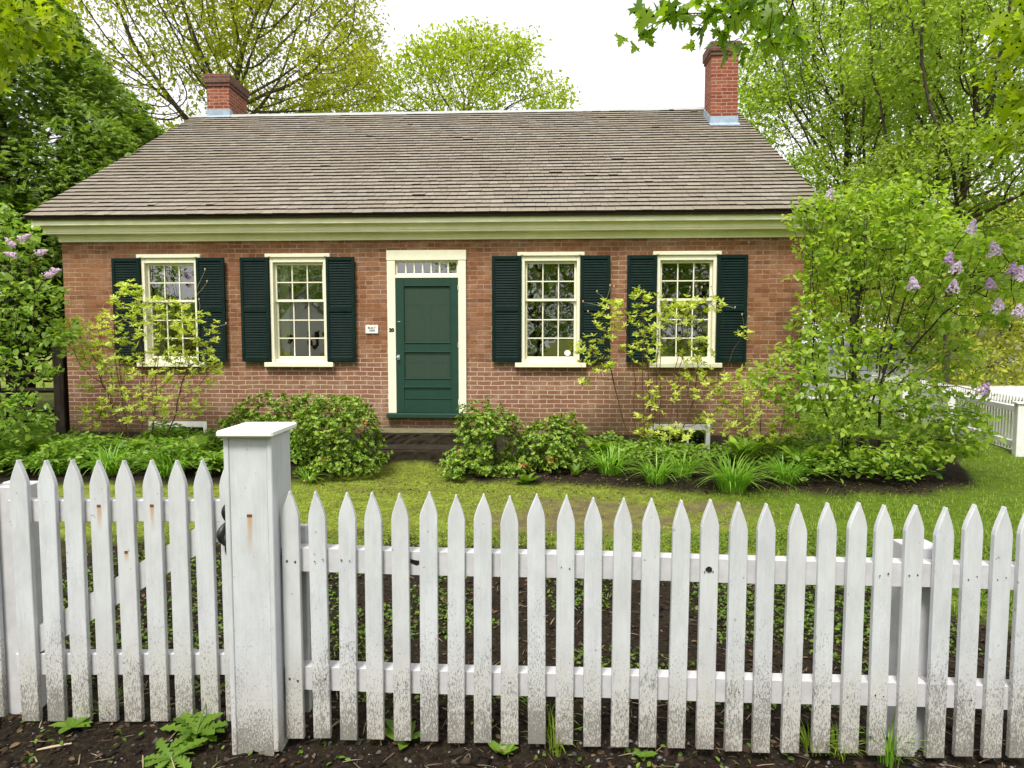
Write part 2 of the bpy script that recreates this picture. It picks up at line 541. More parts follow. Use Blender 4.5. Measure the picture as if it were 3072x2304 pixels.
def m_ground():
    t = NT('garden_ground')
    o = t.obj()
    def at_(name):
        nd = t.n('Attribute', attribute_name=name); return nd.outputs['Fac']
    f = t.noise(o, 42, 6, .75); c = t.noise(o, 7, 5, .65)
    soil = t.ramp(f, [(.30, (.006, .0045, .0035)), (.52, (.021, .015, .010)), (.68, (.052, .037, .025)), (.8, (.11, .088, .065))])
    soil = t.mixc(t.ramp(c, [(.5, 0.0), (.7, .35)]), soil, (.045, .045, .016))
    bare = t.ramp(f, [(.3, (.075, .055, .033)), (.6, (.15, .112, .068)), (.8, (.22, .18, .12))])
    bare = t.mixc(t.ramp(c, [(.42, 0.0), (.6, .75)]), bare, (.17, .18, .035))
    moss = t.ramp(f, [(.3, (.11, .145, .016)), (.55, (.22, .28, .034)), (.75, (.34, .39, .065))])
    moss = t.mixc(t.ramp(t.noise(o, 3.2, 4, .6), [(.45, 0.0), (.65, .8)]), moss, (.12, .115, .03))
    turf = t.ramp(f, [(.3, (.06, .095, .008)), (.6, (.13, .20, .018)), (.8, (.20, .28, .03))])
    mid = t.noise(o, 16, 4, .7)
    moss = t.mixc(t.ramp(mid, [(.36, .75), (.58, 0.0)]), moss, (.075, .085, .015))
    turf = t.mixc(t.ramp(mid, [(.36, .6), (.6, 0.0)]), turf, (.035, .06, .008))
    x, y, z = sep(t, o)
    right = t.ramp(t.math('ADD', t.math('MULTIPLY', x, .2), t.math('MULTIPLY', t.math('SUBTRACT', t.noise(o, .9, 3), .5), .35)), [(.25, 0.0), (.6, 1.0)])
    col = t.mixc(right, moss, turf)
    col = t.mixc(at_('bare'), col, bare)
    col = t.mixc(at_('soil'), col, soil)
    t.principled(col, .95, .1, t.bump(t.math('ADD', f, t.math('MULTIPLY', c, .6)), .9, .02))
    return t.m

gx, gy = axis(-8.5, 9.0, .06, 450), axis(1.3, 11.0, .06, 450)
GX, GY = np.meshgrid(gx, gy)
GZ = ground_z(GX, GY)
nx, ny = len(gx), len(gy)
I = np.arange(nx * ny).reshape(ny, nx)
me = np_mesh('ground', np.stack([GX, GY, GZ], -1).reshape(-1, 3),
             np.stack([I[:-1, :-1], I[:-1, 1:], I[1:, 1:], I[1:, :-1]], -1).reshape(-1, 4), True)
for nm, fn in (('soil', lambda X, Y: np.maximum(bed_mask(X, Y) * (1 - sstep(11, 13, Y)), soil_mask(X, Y) * sstep(-2, 0, Y))), ('bare', bare_mask)):
    a = me.attributes.new(nm, 'FLOAT', 'POINT')
    a.data.foreach_set('value', np.ascontiguousarray(fn(GX, GY).ravel(), np.float32))
tag(link('ground', me, m_ground()), kind='structure')

def gz(x, y):
    return float(ground_z(np.array([x]), np.array([y]))[0])

# pale road beyond the side fence
rd = MB()
rd.add([(8.2, 18.6, -.035), (60, 15.6, -.035), (60, 25.5, -.035), (8.2, 25.5, -.035)], [(0, 1, 2, 3)])
tag(rd.build('road', m_plain('pale_concrete', (.62, .60, .58), .85, .2, .08, 1.5)), kind='structure')

# ---------------------------------------------------------------- brick house
YAW = math.radians(2.55)
house = empty('brick_house', (0, 9.65, 0), -YAW, 'one storey red brick house with brown shingle roof and dark green shutters', 'house')
UL, UR, WT, DEP = -6.846, 4.228, 3.104, 9.07
WINS = [-5.174, -3.202, .572, 2.548]
OPEN = [(u - .43, u + .43, 1.25, 2.86) for u in WINS] + [(-1.80, -.74, .50, 2.90)] + [(2.04, 2.94, -.06, .385), (-5.60, -4.68, -.06, .385)]

def pierced_wall(name, x0, x1, z0, z1, th, holes, mat, parent):
    xs = sorted({x0, x1} | {h[0] for h in holes} | {h[1] for h in holes})
    xs = [x for x in xs if x0 <= x <= x1]
    zs = sorted({z0, z1} | {min(max(h[k], z0), z1) for h in holes for k in (2, 3)})
    solid = lambda i, k: 0 <= i < len(xs) - 1 and 0 <= k < len(zs) - 1 and not any(
        h[0] < (xs[i] + xs[i + 1]) / 2 < h[1] and h[2] < (zs[k] + zs[k + 1]) / 2 < h[3] for h in holes)
    m = MB()
    for i in range(len(xs) - 1):
        for k in range(len(zs) - 1):
            if not solid(i, k): continue
            a, b, c, d = xs[i], xs[i + 1], zs[k], zs[k + 1]
            m.add([(a, 0, c), (b, 0, c), (b, 0, d), (a, 0, d)], [(0, 1, 2, 3)])
            m.add([(a, th, c), (b, th, c), (b, th, d), (a, th, d)], [(3, 2, 1, 0)])
            for di, dk, q in ((-1, 0, [(a, 0, c), (a, 0, d), (a, th, d), (a, th, c)]), (1, 0, [(b, 0, c), (b, th, c), (b, th, d), (b, 0, d)]),
                              (0, -1, [(a, 0, c), (a, th, c), (b, th, c), (b, 0, c)]), (0, 1, [(a, 0, d), (b, 0, d), (b, th, d), (a, th, d)])):
                if not solid(i + di, k + dk): m.add(q, [(0, 1, 2, 3)])
    return m.build(name, mat, parent)

pierced_wall('front_wall', UL, UR, .22, WT + .2, .22, OPEN, M['brick'], house)
ws = MB()
ws.box(UL, UL + .22, .222, DEP, .22, WT + .2).box(UR - .22, UR, .222, DEP, .22, WT + .2).box(UL + .222, UR - .222, DEP - .22, DEP, .22, WT + .2)
for xa in (UL, UR - .22):                                   # gables
    ws.prism([(0, WT + .203), (DEP, WT + .203), (DEP / 2, 6.22)], 0, .22)
    n = 6
    for k in range(len(ws.v) - n, len(ws.v)):
        yy, xx, zz = ws.v[k][0], ws.v[k][1], ws.v[k][2]
        ws.v[k] = (xa + xx, yy, zz)
ws.build('side_wall', M['brick'], house)
pierced_wall('foundation', UL - .02, UR + .02, -.35, .22, .24, [h for h in OPEN if h[2] < .22 and h[3] < 1], M['stone'], house).location = (0, -.03, 0)
inn = MB()                                                 # plain rooms behind the glass
inn.box(UL + .23, UR - .23, 4.2, 4.3, .42, 3.2).box(UL + .23, UR - .23, .23, 4.2, .36, .42).box(UL + .23, UR - .23, .23, 4.2, 3.2, 3.26)
inn.box(-2.25, -2.15, .24, 4.19, .43, 3.19).box(-.45, -.35, .24, 4.19, .43, 3.19)
inn.build('room', M['interior'], house)

# cornice in three steps
co = MB()
for e, za, zb in ((.03, 3.105, 3.20), (.165, 3.203, 3.31), (.262, 3.313, 3.418)):
    co.box(UL - e, UR + min(e, .235), -e, .35 if e > .1 else -.003, za, zb, .004)
for e, za, zb in ((.05, 3.186, 3.2015), (.185, 3.293, 3.3115), (.275, 3.40, 3.421), (.04, 3.135, 3.142), (.175, 3.23, 3.237)):
    co.box(UL - e, UR + min(e, .245), -e, .30 if e > .1 else -.006, za, zb, .003)
co.build('cornice', M['cornice'], house)

# roof of single shingles laid in courses
EV, RY, RZ, EZ = -.315, 4.535, 6.50, 3.435
XL, XR = UL - .315, UR + .245
sl = math.hypot(RY - EV, RZ - EZ); ty, tz = (RY - EV) / sl, (RZ - EZ) / sl
rng = random.Random(5)
NC = 35
ex = sl / NC
V, Fq, BUTT = [], [], []
for c in range(NC):
    x = XL - rng.uniform(0, .1)
    while x < XR - .01:
        w = rng.choice((.10, .125, .15, .175, .20)) + rng.uniform(-.01, .01)
        a, b = max(x, XL), min(x + w - .004, XR)
        x += w
        if b - a < .015: continue
        s0 = c * ex + rng.uniform(-.004, .004) - (.02 if c == 0 else 0)
        s1 = (c + 1) * ex + .05
        h0 = .027 + rng.uniform(0, .006) + (.012 * rng.random() if rng.random() < .018 else 0)
        def P(xx, s, h): return (xx, EV + ty * s - tz * h, EZ + tz * s + ty * h)
        n = len(V)
        V += [P(a, s0, 0.004), P(b, s0, 0.004), P(b, s0, h0), P(a, s0, h0), P(a, s1, .003), P(b, s1, .003)]
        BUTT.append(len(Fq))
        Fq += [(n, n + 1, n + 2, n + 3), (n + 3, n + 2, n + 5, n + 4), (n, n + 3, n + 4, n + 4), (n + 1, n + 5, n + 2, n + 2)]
me = bpy.data.meshes.new('roof')
me.from_pydata(V, [], [f if f[2] != f[3] else f[:3] for f in Fq]); me.update()
roof = link('roof', me, M['shingle'], house)
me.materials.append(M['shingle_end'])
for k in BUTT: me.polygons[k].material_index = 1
dk = MB()
BY = 2 * RY - EV
dk.add([(XL, EV, EZ - .012), (XR, EV, EZ - .012), (XR, RY, RZ - .012), (XL, RY, RZ - .012), (XR, BY, EZ - .012), (XL, BY, EZ - .012),
        (XL, EV + .02, EZ - .05), (XR, EV + .02, EZ - .05), (XR, RY, RZ - .06), (XL, RY, RZ - .06), (XR, BY - .02, EZ - .05), (XL, BY - .02, EZ - .05)],
       [(0, 1, 2, 3), (3, 2, 4, 5), (7, 6, 9, 8), (8, 9, 11, 10), (0, 6, 7, 1), (4, 10, 11, 5), (0, 3, 9, 6), (3, 5, 11, 9), (1, 7, 8, 2), (2, 8, 10, 4)])
dk.build('roof_deck', m_plain('roof_deck_boards', (.06, .045, .035), .9, .1), roof)
rc = MB()
rc.prism([(-.0, 0), (.0, 0)], 0, 0) if False else None
rc.add([(XL - .03, RY - .11, RZ - .045), (XL - .03, RY, RZ + .045), (XL - .03, RY + .11, RZ - .045), (XL - .03, RY + .1, RZ - .06), (XL - .03, RY, RZ + .02), (XL - .03, RY - .1, RZ - .06),
        (XR + .01, RY - .11, RZ - .045), (XR + .01, RY, RZ + .045), (XR + .01, RY + .11, RZ - .045), (XR + .01, RY + .1, RZ - .06), (XR + .01, RY, RZ + .02), (XR + .01, RY - .1, RZ - .06)],
       [(0, 6, 7, 1), (1, 7, 8, 2), (2, 8, 9, 3), (3, 9, 10, 4), (4, 10, 11, 5), (5, 11, 6, 0), (0, 1, 4, 5), (1, 2, 3, 4), (6, 11, 10, 7), (7, 10, 9, 8)])
rc.build('ridge_cap', m_plain('ridge_metal', (.34, .36, .36), .5, .4, .1, 4), roof)
for xa, xb in ((XL + .06, XL + .10), (XR - .09, XR - .05)):
    rk = MB(); rk.add([(xa, EV + .05, EZ - .16), (xb, EV + .05, EZ - .16), (xb, RY, RZ - .20), (xa, RY, RZ - .20), (xa, EV + .05, EZ - .055), (xb, EV + .05, EZ - .055), (xb, RY, RZ - .065), (xa, RY, RZ - .065)],
           [(0, 1, 2, 3), (7, 6, 5, 4), (0, 4, 5, 1), (1, 5, 6, 2), (2, 6, 7, 3), (3, 7, 4, 0)]); rk.build('rake_board', M['cornice'], house)

def roof_z(y):
    return EZ + (min(y, 2 * RY - y) - EV) * tz / ty

def chimney(x0, x1, y0, y1, zt, cap_h, capmat):
    m = MB(); m.box(x0, x1, y0, y1, roof_z(y0) - .45, zt - cap_h, .006)
    ch = m.build('chimney', M['chimney_brick'], house)
    e = .045
    c = MB(); c.box(x0 - e * .5, x1 + e * .5, y0 - e * .5, y1 + e * .5, zt - cap_h + .002, zt - cap_h + .067, .006)
    c.box(x0 - e, x1 + e, y0 - e, y1 + e, zt - cap_h + .069, zt - .012, .008).box(x0 - e + .03, x1 + e - .03, y0 - e + .03, y1 + e - .03, zt - .010, zt + .012, .008)
    c.build('chimney_cap', capmat, ch)
    f = MB()
    hi = lambda y: roof_z(y) + .17
    f.box(x0 - .012, x1 + .012, y0 - .012, y0 - .002, roof_z(y0) - .02, hi(y0), .002)
    f.add([(x0 - .03, y0 - .10, roof_z(y0 - .10) + .03), (x1 + .03, y0 - .10, roof_z(y0 - .10) + .03), (x1 + .03, y0 - .0125, roof_z(y0) + .04), (x0 - .03, y0 - .0125, roof_z(y0) + .04)], [(0, 1, 2, 3)])
    for xa, xb in ((x0 - .012, x0 - .002), (x1 + .002, x1 + .012)):
        ym = min(max(RY, y0), y1)
        ys = [y0, ym, y1] if y0 < ym < y1 else [y0, y1]
        for a, b in zip(ys[:-1], ys[1:]):
            f.add([(xa, a, roof_z(a) - .03), (xb, a, roof_z(a) - .03), (xb, b, roof_z(b) - .03), (xa, b, roof_z(b) - .03), (xa, a, hi(a)), (xb, a, hi(a)), (xb, b, hi(b)), (xa, b, hi(b))],
                  [(0, 3, 2, 1), (4, 5, 6, 7), (0, 1, 5, 4), (1, 2, 6, 5), (2, 3, 7, 6), (3, 0, 4, 7)])
    f.build('flashing', M['zinc'], ch)
    return ch
chimney(-6.84, -6.345, 4.50, 5.36, 7.39, .26, M['cap_brick'])['label'] = 'short brick chimney with grey stained cap'
chimney(3.722, 4.242, 3.46, 3.97, 7.40, .26, M['cap_brick'])['label'] = 'tall slim brick chimney with lead flashing'

# windows
def make_window(u, sticker=False, curtain=True):
    f = MB()
    f.box(u - .430, u - .382, -.03, .11, 1.292, 2.855, .004).box(u + .382, u + .430, -.03, .11, 1.292, 2.855, .004)
    f.box(u - .3815, u + .3815, -.028, .11, 2.785, 2.855, .004)
    f.box(u - .492, u + .492, -.055, .02, 2.857, 2.912, .006)
    f.box(u - .3815, u + .3815, .0, .11, 1.293, 1.342, .003)
    for s in (-1, 1): f.box(u + s * .425 - .02, u + s * .425 + .02, -.062, -.056, 2.868, 2.892, .003)
    w = f.build('window', M['trim'], house)
    s = MB(); s.box(u - .524, u + .524, -.085, .02, 1.222, 1.2915, .006)
    s.build('window_sill', M['trim'], w)
    def sash(z0, z1, rows, y):
        m = MB()
        x0, x1, st = u - .381, u + .381, .034
        m.box(x0, x0 + st, y, y + .035, z0, z1, .003).box(x1 - st, x1, y, y + .035, z0, z1, .003)
        m.box(x0 + st + .0005, x1 - st - .0005, y, y + .035, z0, z0 + .036, .003).box(x0 + st + .0005, x1 - st - .0005, y, y + .035, z1 - .034, z1, .003)
        gx0, gx1, gz0, gz1 = x0 + st, x1 - st, z0 + .036, z1 - .034
        xs = [gx0 + (gx1 - gx0) * k / 3 for k in range(4)]; zs = [gz0 + (gz1 - gz0) * k / rows for k in range(rows + 1)]
        for x in xs[1:-1]: m.box(x - .0085, x + .0085, y + .004, y + .030, gz0 + .0005, gz1 - .0005, .002)
        for z in zs[1:-1]:
            for a, b in zip(xs[:-1], xs[1:]):
                m.box(a + (.009 if a > gx0 else .0005), b - (.009 if b < gx1 else .0005), y + .005, y + .029, z - .0085, z + .0085, .002)
        sh = m.build('sash', M['trim'], w)
        for a, b in zip(xs[:-1], xs[1:]):
            for c, d in zip(zs[:-1], zs[1:]):
                # each old pane sits at a slightly different angle
                j = [rng.uniform(-.0012, .0012) for _ in range(4)]
                V.append(((a, y + .018 + j[0], c), (b, y + .018 + j[1], c), (b, y + .018 + j[2], d), (a, y + .018 + j[3], d)))
        return sh
    V = []
    sash(2.200, 2.783, 2, .035); sash(1.344, 2.236, 3, .072)
    g = MB()
    for q in V: g.add(q, [(0, 1, 2, 3)])
    g.build('pane', M['glass'], w)
    if curtain:
        c = MB()
        n = 14
        for k in range(n):
            a, b = u - .36 + .13 * k / n, u - .36 + .13 * (k + 1) / n
            ya, yb = .20 + .012 * math.sin(k * 2.1), .20 + .012 * math.sin((k + 1) * 2.1)
            c.add([(a, ya, 1.36), (b, yb, 1.36), (b, yb, 2.78), (a, ya, 2.78), (a, ya + .004, 1.36), (b, yb + .004, 1.36), (b, yb + .004, 2.78), (a, ya + .004, 2.78)], [(0, 1, 2, 3), (7, 6, 5, 4)])
        c.build('curtain', M['curtain'], w)
    if sticker:
        k = MB()
        k.prism([(u + .255 + .05 * math.cos(a), 1.435 + .045 * math.sin(a)) for a in [math.pi / 8 + math.pi / 4 * i for i in range(8)]], .084, .0855)
        k.build('sticker', M['plaque'], w)
    return w
for k, u in enumerate(WINS): make_window(u, k == 2, k < 2)

def make_shutter(cx):
    m = MB()
    w, y0, y1, z0, z1, st = .215, -.075, -.040, 1.304, 2.856, .045
    m.box(cx - w, cx - w + st, y0, y1, z0, z1, .004).box(cx + w - st, cx + w, y0, y1, z0, z1, .004)
    rails = [(z0, z0 + .065), (2.044, 2.124), (z1 - .055, z1)]
    for a, b in rails: m.box(cx - w + st + .0005, cx + w - st - .0005, y0, y1, a, b, .004)
    for lo, hi in ((rails[0][1], rails[1][0]), (rails[1][1], rails[2][0])):
        n = round((hi - lo) / .037); p = (hi - lo) / n
        for k in range(n):
            z = lo + k * p
            a = [(cx - w + st - .004, y0 + .006, z + .004), (cx + w - st + .004, y0 + .006, z + .004), (cx + w - st + .004, y0 + .031, z + p + .010), (cx - w + st - .004, y0 + .031, z + p + .010)]
            m.add(a + [(x, y + .003, zz + .006) for x, y, zz in a], [(0, 1, 2, 3), (7, 6, 5, 4), (0, 4, 5, 1), (3, 2, 6, 7)])
    m.box(cx - .0, cx + .006, y0 - .012, y0 - .001, z0 + .1, z0 + .1001) if False else None
    sh = m.build('shutter', M['shutter'], house)

for u in WINS:
    make_shutter(u - .43 - .22); make_shutter(u + .43 + .22)

# basement windows
for x0, x1 in ((2.04, 2.94), (-5.60, -4.68)):
    f = MB()
    f.box(x0, x1, .0, .12, .292, .383, .004).box(x0, x0 + .06, .0, .12, -.02, .2915, .004).box(x1 - .06, x1, .0, .12, -.02, .2915, .004).box(x0, x1, .0, .12, -.06, -.0205, .004)
    for k in (1, 2):
        xx = x0 + .06 + (x1 - x0 - .12) * k / 3
        f.box(xx - .012, xx + .012, .03, .07, -.0195, .2915, .003)
    b = f.build('basement_window', M['old_white'], house)
    g = MB(); g.add([(x0 + .061, .05, -.019), (x1 - .061, .05, -.019), (x1 - .061, .05, .291), (x0 + .061, .05, .291)], [(0, 1, 2, 3)]); g.build('pane', M['glass'], b)

# door frame with a row of seven lights over the door
DL, DR = -1.859, -.681
d = MB()
d.box(DL, -1.736, -.035, .12, .531, 2.80, .005).box(-.796, DR, -.035, .12, .531, 2.80, .005)
d.box(DL - .006, DR + .006, -.04, .12, 2.803, 2.953, .006)
d.box(-1.7355, -.7965, -.03, .12, 2.545, 2.592, .004)
df = d.build('door_frame', M['trim'], house)
tr = MB()
tr.box(-1.733, -.799, .01, .05, 2.593, 2.617, .003).box(-1.733, -.799, .01, .05, 2.780, 2.800, .003)
tr.box(-1.733, -1.709, .01, .05, 2.6175, 2.7795, .003).box(-.823, -.799, .01, .05, 2.6175, 2.7795, .003)
for k in range(1, 7):
    x = -1.709 + .886 * k / 7
    tr.box(x - .011, x + .011, .008, .05, 2.6175, 2.7795, .003)
tr.build('transom', M['trim'], df)
g = MB(); g.add([(-1.709, .03, 2.617), (-.823, .03, 2.617), (-.823, .03, 2.78), (-1.709, .03, 2.78)], [(0, 1, 2, 3)]); g.build('pane', M['glass'], df)
s = MB(); s.box(DL - .02, DR + .02, -.10, .14, .462, .5295, .008); s.build('door_sill', M['door'], df)
for z in (2.40, 1.55, .70):
    hn = MB(); hn.box(-.803, -.789, -.047, -.036, z - .04, z + .04, .003); hn.build('hinge', M['hinge'], df)
num = link('house_number', text_mesh('20', .072, .003, .0035), M['black'], df)
num.location = (-1.797, -.0385, 1.775); num.scale = (1.05, 1, 1)

l, r, y = -1.732, -.799, -.022
d = MB()
d.box(l, l + .115, y, y + .03, .533, 2.541, .003).box(r - .115, r, y, y + .03, .533, 2.541, .003)
d.box(l + .1155, r - .1155, y, y + .03, 2.43, 2.541, .003).box(l + .1155, r - .1155, y, y + .03, .533, .755, .003).box(l + .1155, r - .1155, y, y + .03, .925, 1.05, .003)
d.box(l + .1155, r - .1155, y + .001, y + .028, 1.455, 1.585, .003)
d.box(l + .1155, r - .1155, y + .014, y + .028, .7555, .9245, .002)
door = d.build('screen_door', M['door'], house)
b = MB()                                                     # beads round the panels
for z in (.752, .922, 1.048, 1.452, 1.585):
    b.box(l + .11, r - .11, y - .010, y - .0005, z - .006, z + .006, .003)
for x in (l + .1175, r - .1175): b.box(x - .006, x + .006, y - .008, y - .0005, 1.06, 2.43, .002)
b.box(l + .11, r - .11, y - .008, y - .0005, 2.425, 2.437, .002)
b.build('bead', M['door'], door)
sc = MB()
sc.box(l + .1155, r - .1155, y + .016, y + .018, 1.0505, 1.4545).box(l + .1155, r - .1155, y + .016, y + .018, 1.5855, 2.4295)
for x0, x1, z0, z1 in ((l + .15, l + .42, 1.62, 2.15), (l + .52, r - .15, 1.62, 2.15), (l + .15, l + .42, 1.07, 1.30), (l + .52, r - .15, 1.07, 1.30)):
    for a, b_, c, e in ((x0, x1, z0, z0 + .008), (x0, x1, z1 - .008, z1), (x0, x0 + .008, z0 + .0085, z1 - .0085), (x1 - .008, x1, z0 + .0085, z1 - .0085)):
        sc.box(a, b_, y + .0145, y + .0158, c, e)
sc.build('screen', M['screen'], door)
k = MB()
k.box(l + .012, l + .050, y - .006, y - .0005, 1.335, 1.405, .002)
k.build('lock_plate', M['metal'], door); k = MB()
k.tube([(l + .031, y - .006, 1.37), (l + .031, y - .03, 1.37), (l + .031, y - .045, 1.37), (l + .031, y - .055, 1.37)], [.010, .009, .02, .010], 10)
k.build('door_knob', M['metal'], door, None, True)
k = MB(); k.box(l + .025, l + .065, y - .008, y - .0005, 1.895, 1.905, .002); k.build('door_pull', M['metal'], door)
bd = MB(); bd.box(l - .003, r + .003, .06, .10, .532, 2.543); bd.build('inner_door', M['inner_door'], house)

# plaque beside the door
pq = empty('date_plaque', (0, 9.65, 0), -YAW, 'small white date plaque on the brick beside the green door', 'plaque')
p = MB()
p.prism([(-2.194, 1.728), (-2.006, 1.728), (-2.006, 1.848), (-2.03, 1.855), (-2.05, 1.847), (-2.09, 1.853), (-2.12, 1.846), (-2.15, 1.856), (-2.194, 1.85)], -.022, -.001)
p.build('plate', M['plaque'], pq)
for body, z in (('BUILT', 1.808), ('1838', 1.768)):
    t = link('lettering', text_mesh(body, .040, .001, .0012), M['grey_letter'], pq)
    t.location = (-2.10, -.0228, z); t.scale = (1.15, 1, 1)

# door step of two long dark stones
stp = empty('doorstep', (0, 9.65, 0), -YAW, 'two mossy dark stone steps leading up to the green door', 'steps')
def stone(x0, x1, y0, y1, z0, z1, seed):
    m = MB(); nxs, nz = 26, 4
    r_ = random.Random(seed)
    top = [[(x0 + (x1 - x0) * i / nxs, y0 + r_.uniform(-.012, .012) * (1 if k < nz else .6), z0 + (z1 - z0) * k / nz - (.012 if k == nz else 0) + (r_.uniform(-.006, .006) if 0 < k else 0)) for i in range(nxs + 1)] for k in range(nz + 1)]
    back = [[(x0 + (x1 - x0) * i / nxs, y0 + (y1 - y0) * j / 3 + (.02 if j == 0 else 0), z1 + r_.uniform(-.004, .004)) for i in range(nxs + 1)] for j in range(4)]
    rows = top + back
    v = [p for r2 in rows for p in r2]
    W = nxs + 1
    f = [(a * W + i, a * W + i + 1, (a + 1) * W + i + 1, (a + 1) * W + i) for a in range(len(rows) - 1) for i in range(nxs)]
    m.add(v, f)
    m.add([top[0][0], top[nz][0], back[0][0], back[3][0], (x0, y1, z0)], [(0, 4, 3, 2, 1)])
    m.add([top[0][-1], top[nz][-1], back[0][-1], back[3][-1], (x1, y1, z0)], [(0, 1, 2, 3, 4)])
    return m
def step_tree(name, x0, x1, y0, y1, z0, z1, seed):
    s_ = stone(x0, x1, y0, y1, z0, z1, seed).build(name, M['step'], stp)
    return s_
step_tree('step', -2.16, -.38, -.53, -.05, .10, .293, 1)
step_tree('step', -2.30, -.24, -1.0, -.05, -.16, .13, 2)
lip = MB(); lip.box(-2.12, -.42, -.515, -.052, .2975, .306, .004); lip.build('worn_top', M['tread'], stp)
lip = MB(); lip.box(-2.26, -.28, -.985, -.555, .1345, .141, .004); lip.build('worn_top', M['step'], stp)

# ---------------------------------------------------------------- white picket fence, gate and posts
def picket_mesh(h, w, t, taper, mat, rot=0, sk=0.0):
    """lower end at z = 0, back face at y = 0, pointed like a gothic arch"""
    hw = w / 2
    prof = [(-hw, 0), (hw, 0), (hw, h - taper)]
    for k in range(1, 6):
        a = k / 6
        prof.append((hw * (1 - a ** 1.35), h - taper + taper * a))
    prof.append((.002, h)); prof.append((-.002, h))
    for k in range(5, 0, -1):
        a = k / 6
        prof.append((-hw * (1 - a ** 1.35), h - taper + taper * a))
    prof.append((-hw, h - taper))
    prof = [(x + (sk * (z - h + taper) if z > h - taper else 0), z) for x, z in prof]
    n = len(prof); b = .0022
    cx, cz = 0, h / 2
    v = [(x - math.copysign(b, x) if abs(x) > b else x, -t, z + (b if z < .01 else -b)) for x, z in prof]
    v += [(x, -t + b, z) for x, z in prof] + [(x, 0, z) for x, z in prof]
    f = [tuple(range(n)), tuple(range(3 * n - 1, 2 * n - 1, -1))]
    for k in (0, n):
        f += [((i + 1) % n + k, i + k, i + n + k, (i + 1) % n + n + k) for i in range(n)]
    m = MB(); m.add(v, f)
    me = m.mesh('picket'); me.materials.append(mat)
    return me

FA = .0163                                                    # the run swings a little nearer towards its right end
fy = lambda X: 2.478 - FA * (X + .85)
fz = lambda X: .040 - .0200 * (X + .85)
fence = empty('picket_fence', (.5, 2.5, 0), 0, 'long white picket fence with two rails, mildewed at the lower ends', 'fence')
def fpart(o):
    o.parent = fence
    o.matrix_parent_inverse = Matrix.Translation((-.5, -2.5, 0))
    return o
tips = [(800 + z / 1.835) / 3 for z in (127, 279, 428, 580, 732, 883, 1035, 1185, 1337, 1492, 1647, 1804, 1960, 2117)] + \
       [(1900 + z / 1.8353) / 3 for z in (262, 424, 585, 742, 907, 1080, 1240, 1397, 1560, 1727, 1890, 2050, 2195)]
pms = [picket_mesh(.988 + a, .068 + b, .021, .105 + c, M['picket'], 0, d) for a, b, c, d in ((0, 0, 0, 0), (.003, .0015, -.008, .03), (-.004, -.001, .006, -.04), (.001, .001, .003, .02), (-.002, -.0015, -.004, -.02))]
rp = random.Random(3)
PXS = []
for i, xt in enumerate(tips + [None] * 16):
    X = 0
    if xt is None: X = PXS[-1] + .107
    else:
        for _ in range(3): X = at(xt, 495, fy(X) - .02).x
    PXS.append(X)
    o = fpart(link('picket', pms[(i * 7 + i // 3) % 5], None))
    o.location = (X, fy(X), fz(X) + rp.uniform(-.006, .005))
    o.rotation_euler = (rp.uniform(-.008, .008), rp.uniform(-.008, .008), -FA + rp.uniform(-.03, .03))
for zt in (.796, .318):
    m = MB()
    xa, xb = -.895, 3.75
    for a, b in ((xa, 1.62), (1.624, xb)):
        n = 10
        ring = []
        for k in range(n + 1):
            X = a + (b - a) * k / n
            z = zt - .0200 * (X + .85) + .002 * math.sin(X * 5)
            y0 = fy(X) + .001
            ring.append([(X, y0, z - .092), (X, y0 + .06, z - .092), (X, y0 + .06, z), (X, y0, z)])
        v = [p for r_ in ring for p in r_]
        f = [(4 * k + q, 4 * k + (q + 1) % 4, 4 * k + 4 + (q + 1) % 4, 4 * k + 4 + q) for k in range(n) for q in range(4)]
        f = [tuple(reversed(q)) for q in f] + [(3, 2, 1, 0), (4 * n, 4 * n + 1, 4 * n + 2, 4 * n + 3)]
        m.add(v, [tuple(q) for q in f])
    fpart(m.build('rail', M['rail']))
pb = MB()
a, b = at(903, 541, 2.55).x, at(936, 541, 2.55).x
pb.box(a, b, fy(1.6) + .063, fy(1.6) + .063 + .12, -.3, .79, .004)
fpart(pb.build('fence_post', M['rail']))
c = MB(); c.box(-.893, -.822, fy(-.85) + .0625, fy(-.85) + .095, .095, .868, .003)
fpart(c.build('cleat', M['rail']))
# nail heads, a knot hole and a rotten hole in the rail
nm_ = MB(); nm_.prism([(math.cos(k * math.pi / 4), 1.3 * math.sin(k * math.pi / 4)) for k in range(8)], -.0022, .0)
nme = nm_.mesh('nail'); nme.materials.append(m_plain('old_nail', (.07, .065, .06), .7, .3))
for i, X in enumerate(PXS[:27]):
    for zt in (.755, .277):
        if rp.random() < (.45 if i else 1):
            for dx in (-.016, .016):
                o = fpart(link('nail', nme)); r_ = .0045 if i == 0 else rp.uniform(.0018, .0030)
                o.location = (X + dx, fy(X) - .0203, zt - .02 * (X + .85) + rp.uniform(-.008, .008)); o.scale = (r_, 1, r_)
X = PXS[15]
nl = MB(); nl.prism([(X + .012 * math.cos(k * math.pi / 5) * (1 + .25 * math.sin(k * 3)), .73 + .011 * math.sin(k * math.pi / 5)) for k in range(10)], fy(X) - .0222, fy(X) - .0205)
fpart(nl.build('knot_hole', m_plain('knot_dark', (.03, .02, .015), .9, .1)))
X = (PXS[4] + PXS[5]) / 2
nl = MB(); nl.prism([(X - .017, .742), (X + .006, .732), (X + .017, .736), (X + .017, .750), (X, .752), (X - .016, .757)], fy(X) - .0012, fy(X) + .0002)
fpart(nl.build('rot_hole', m_plain('rot_dark', (.015, .01, .008), .9, .1)))

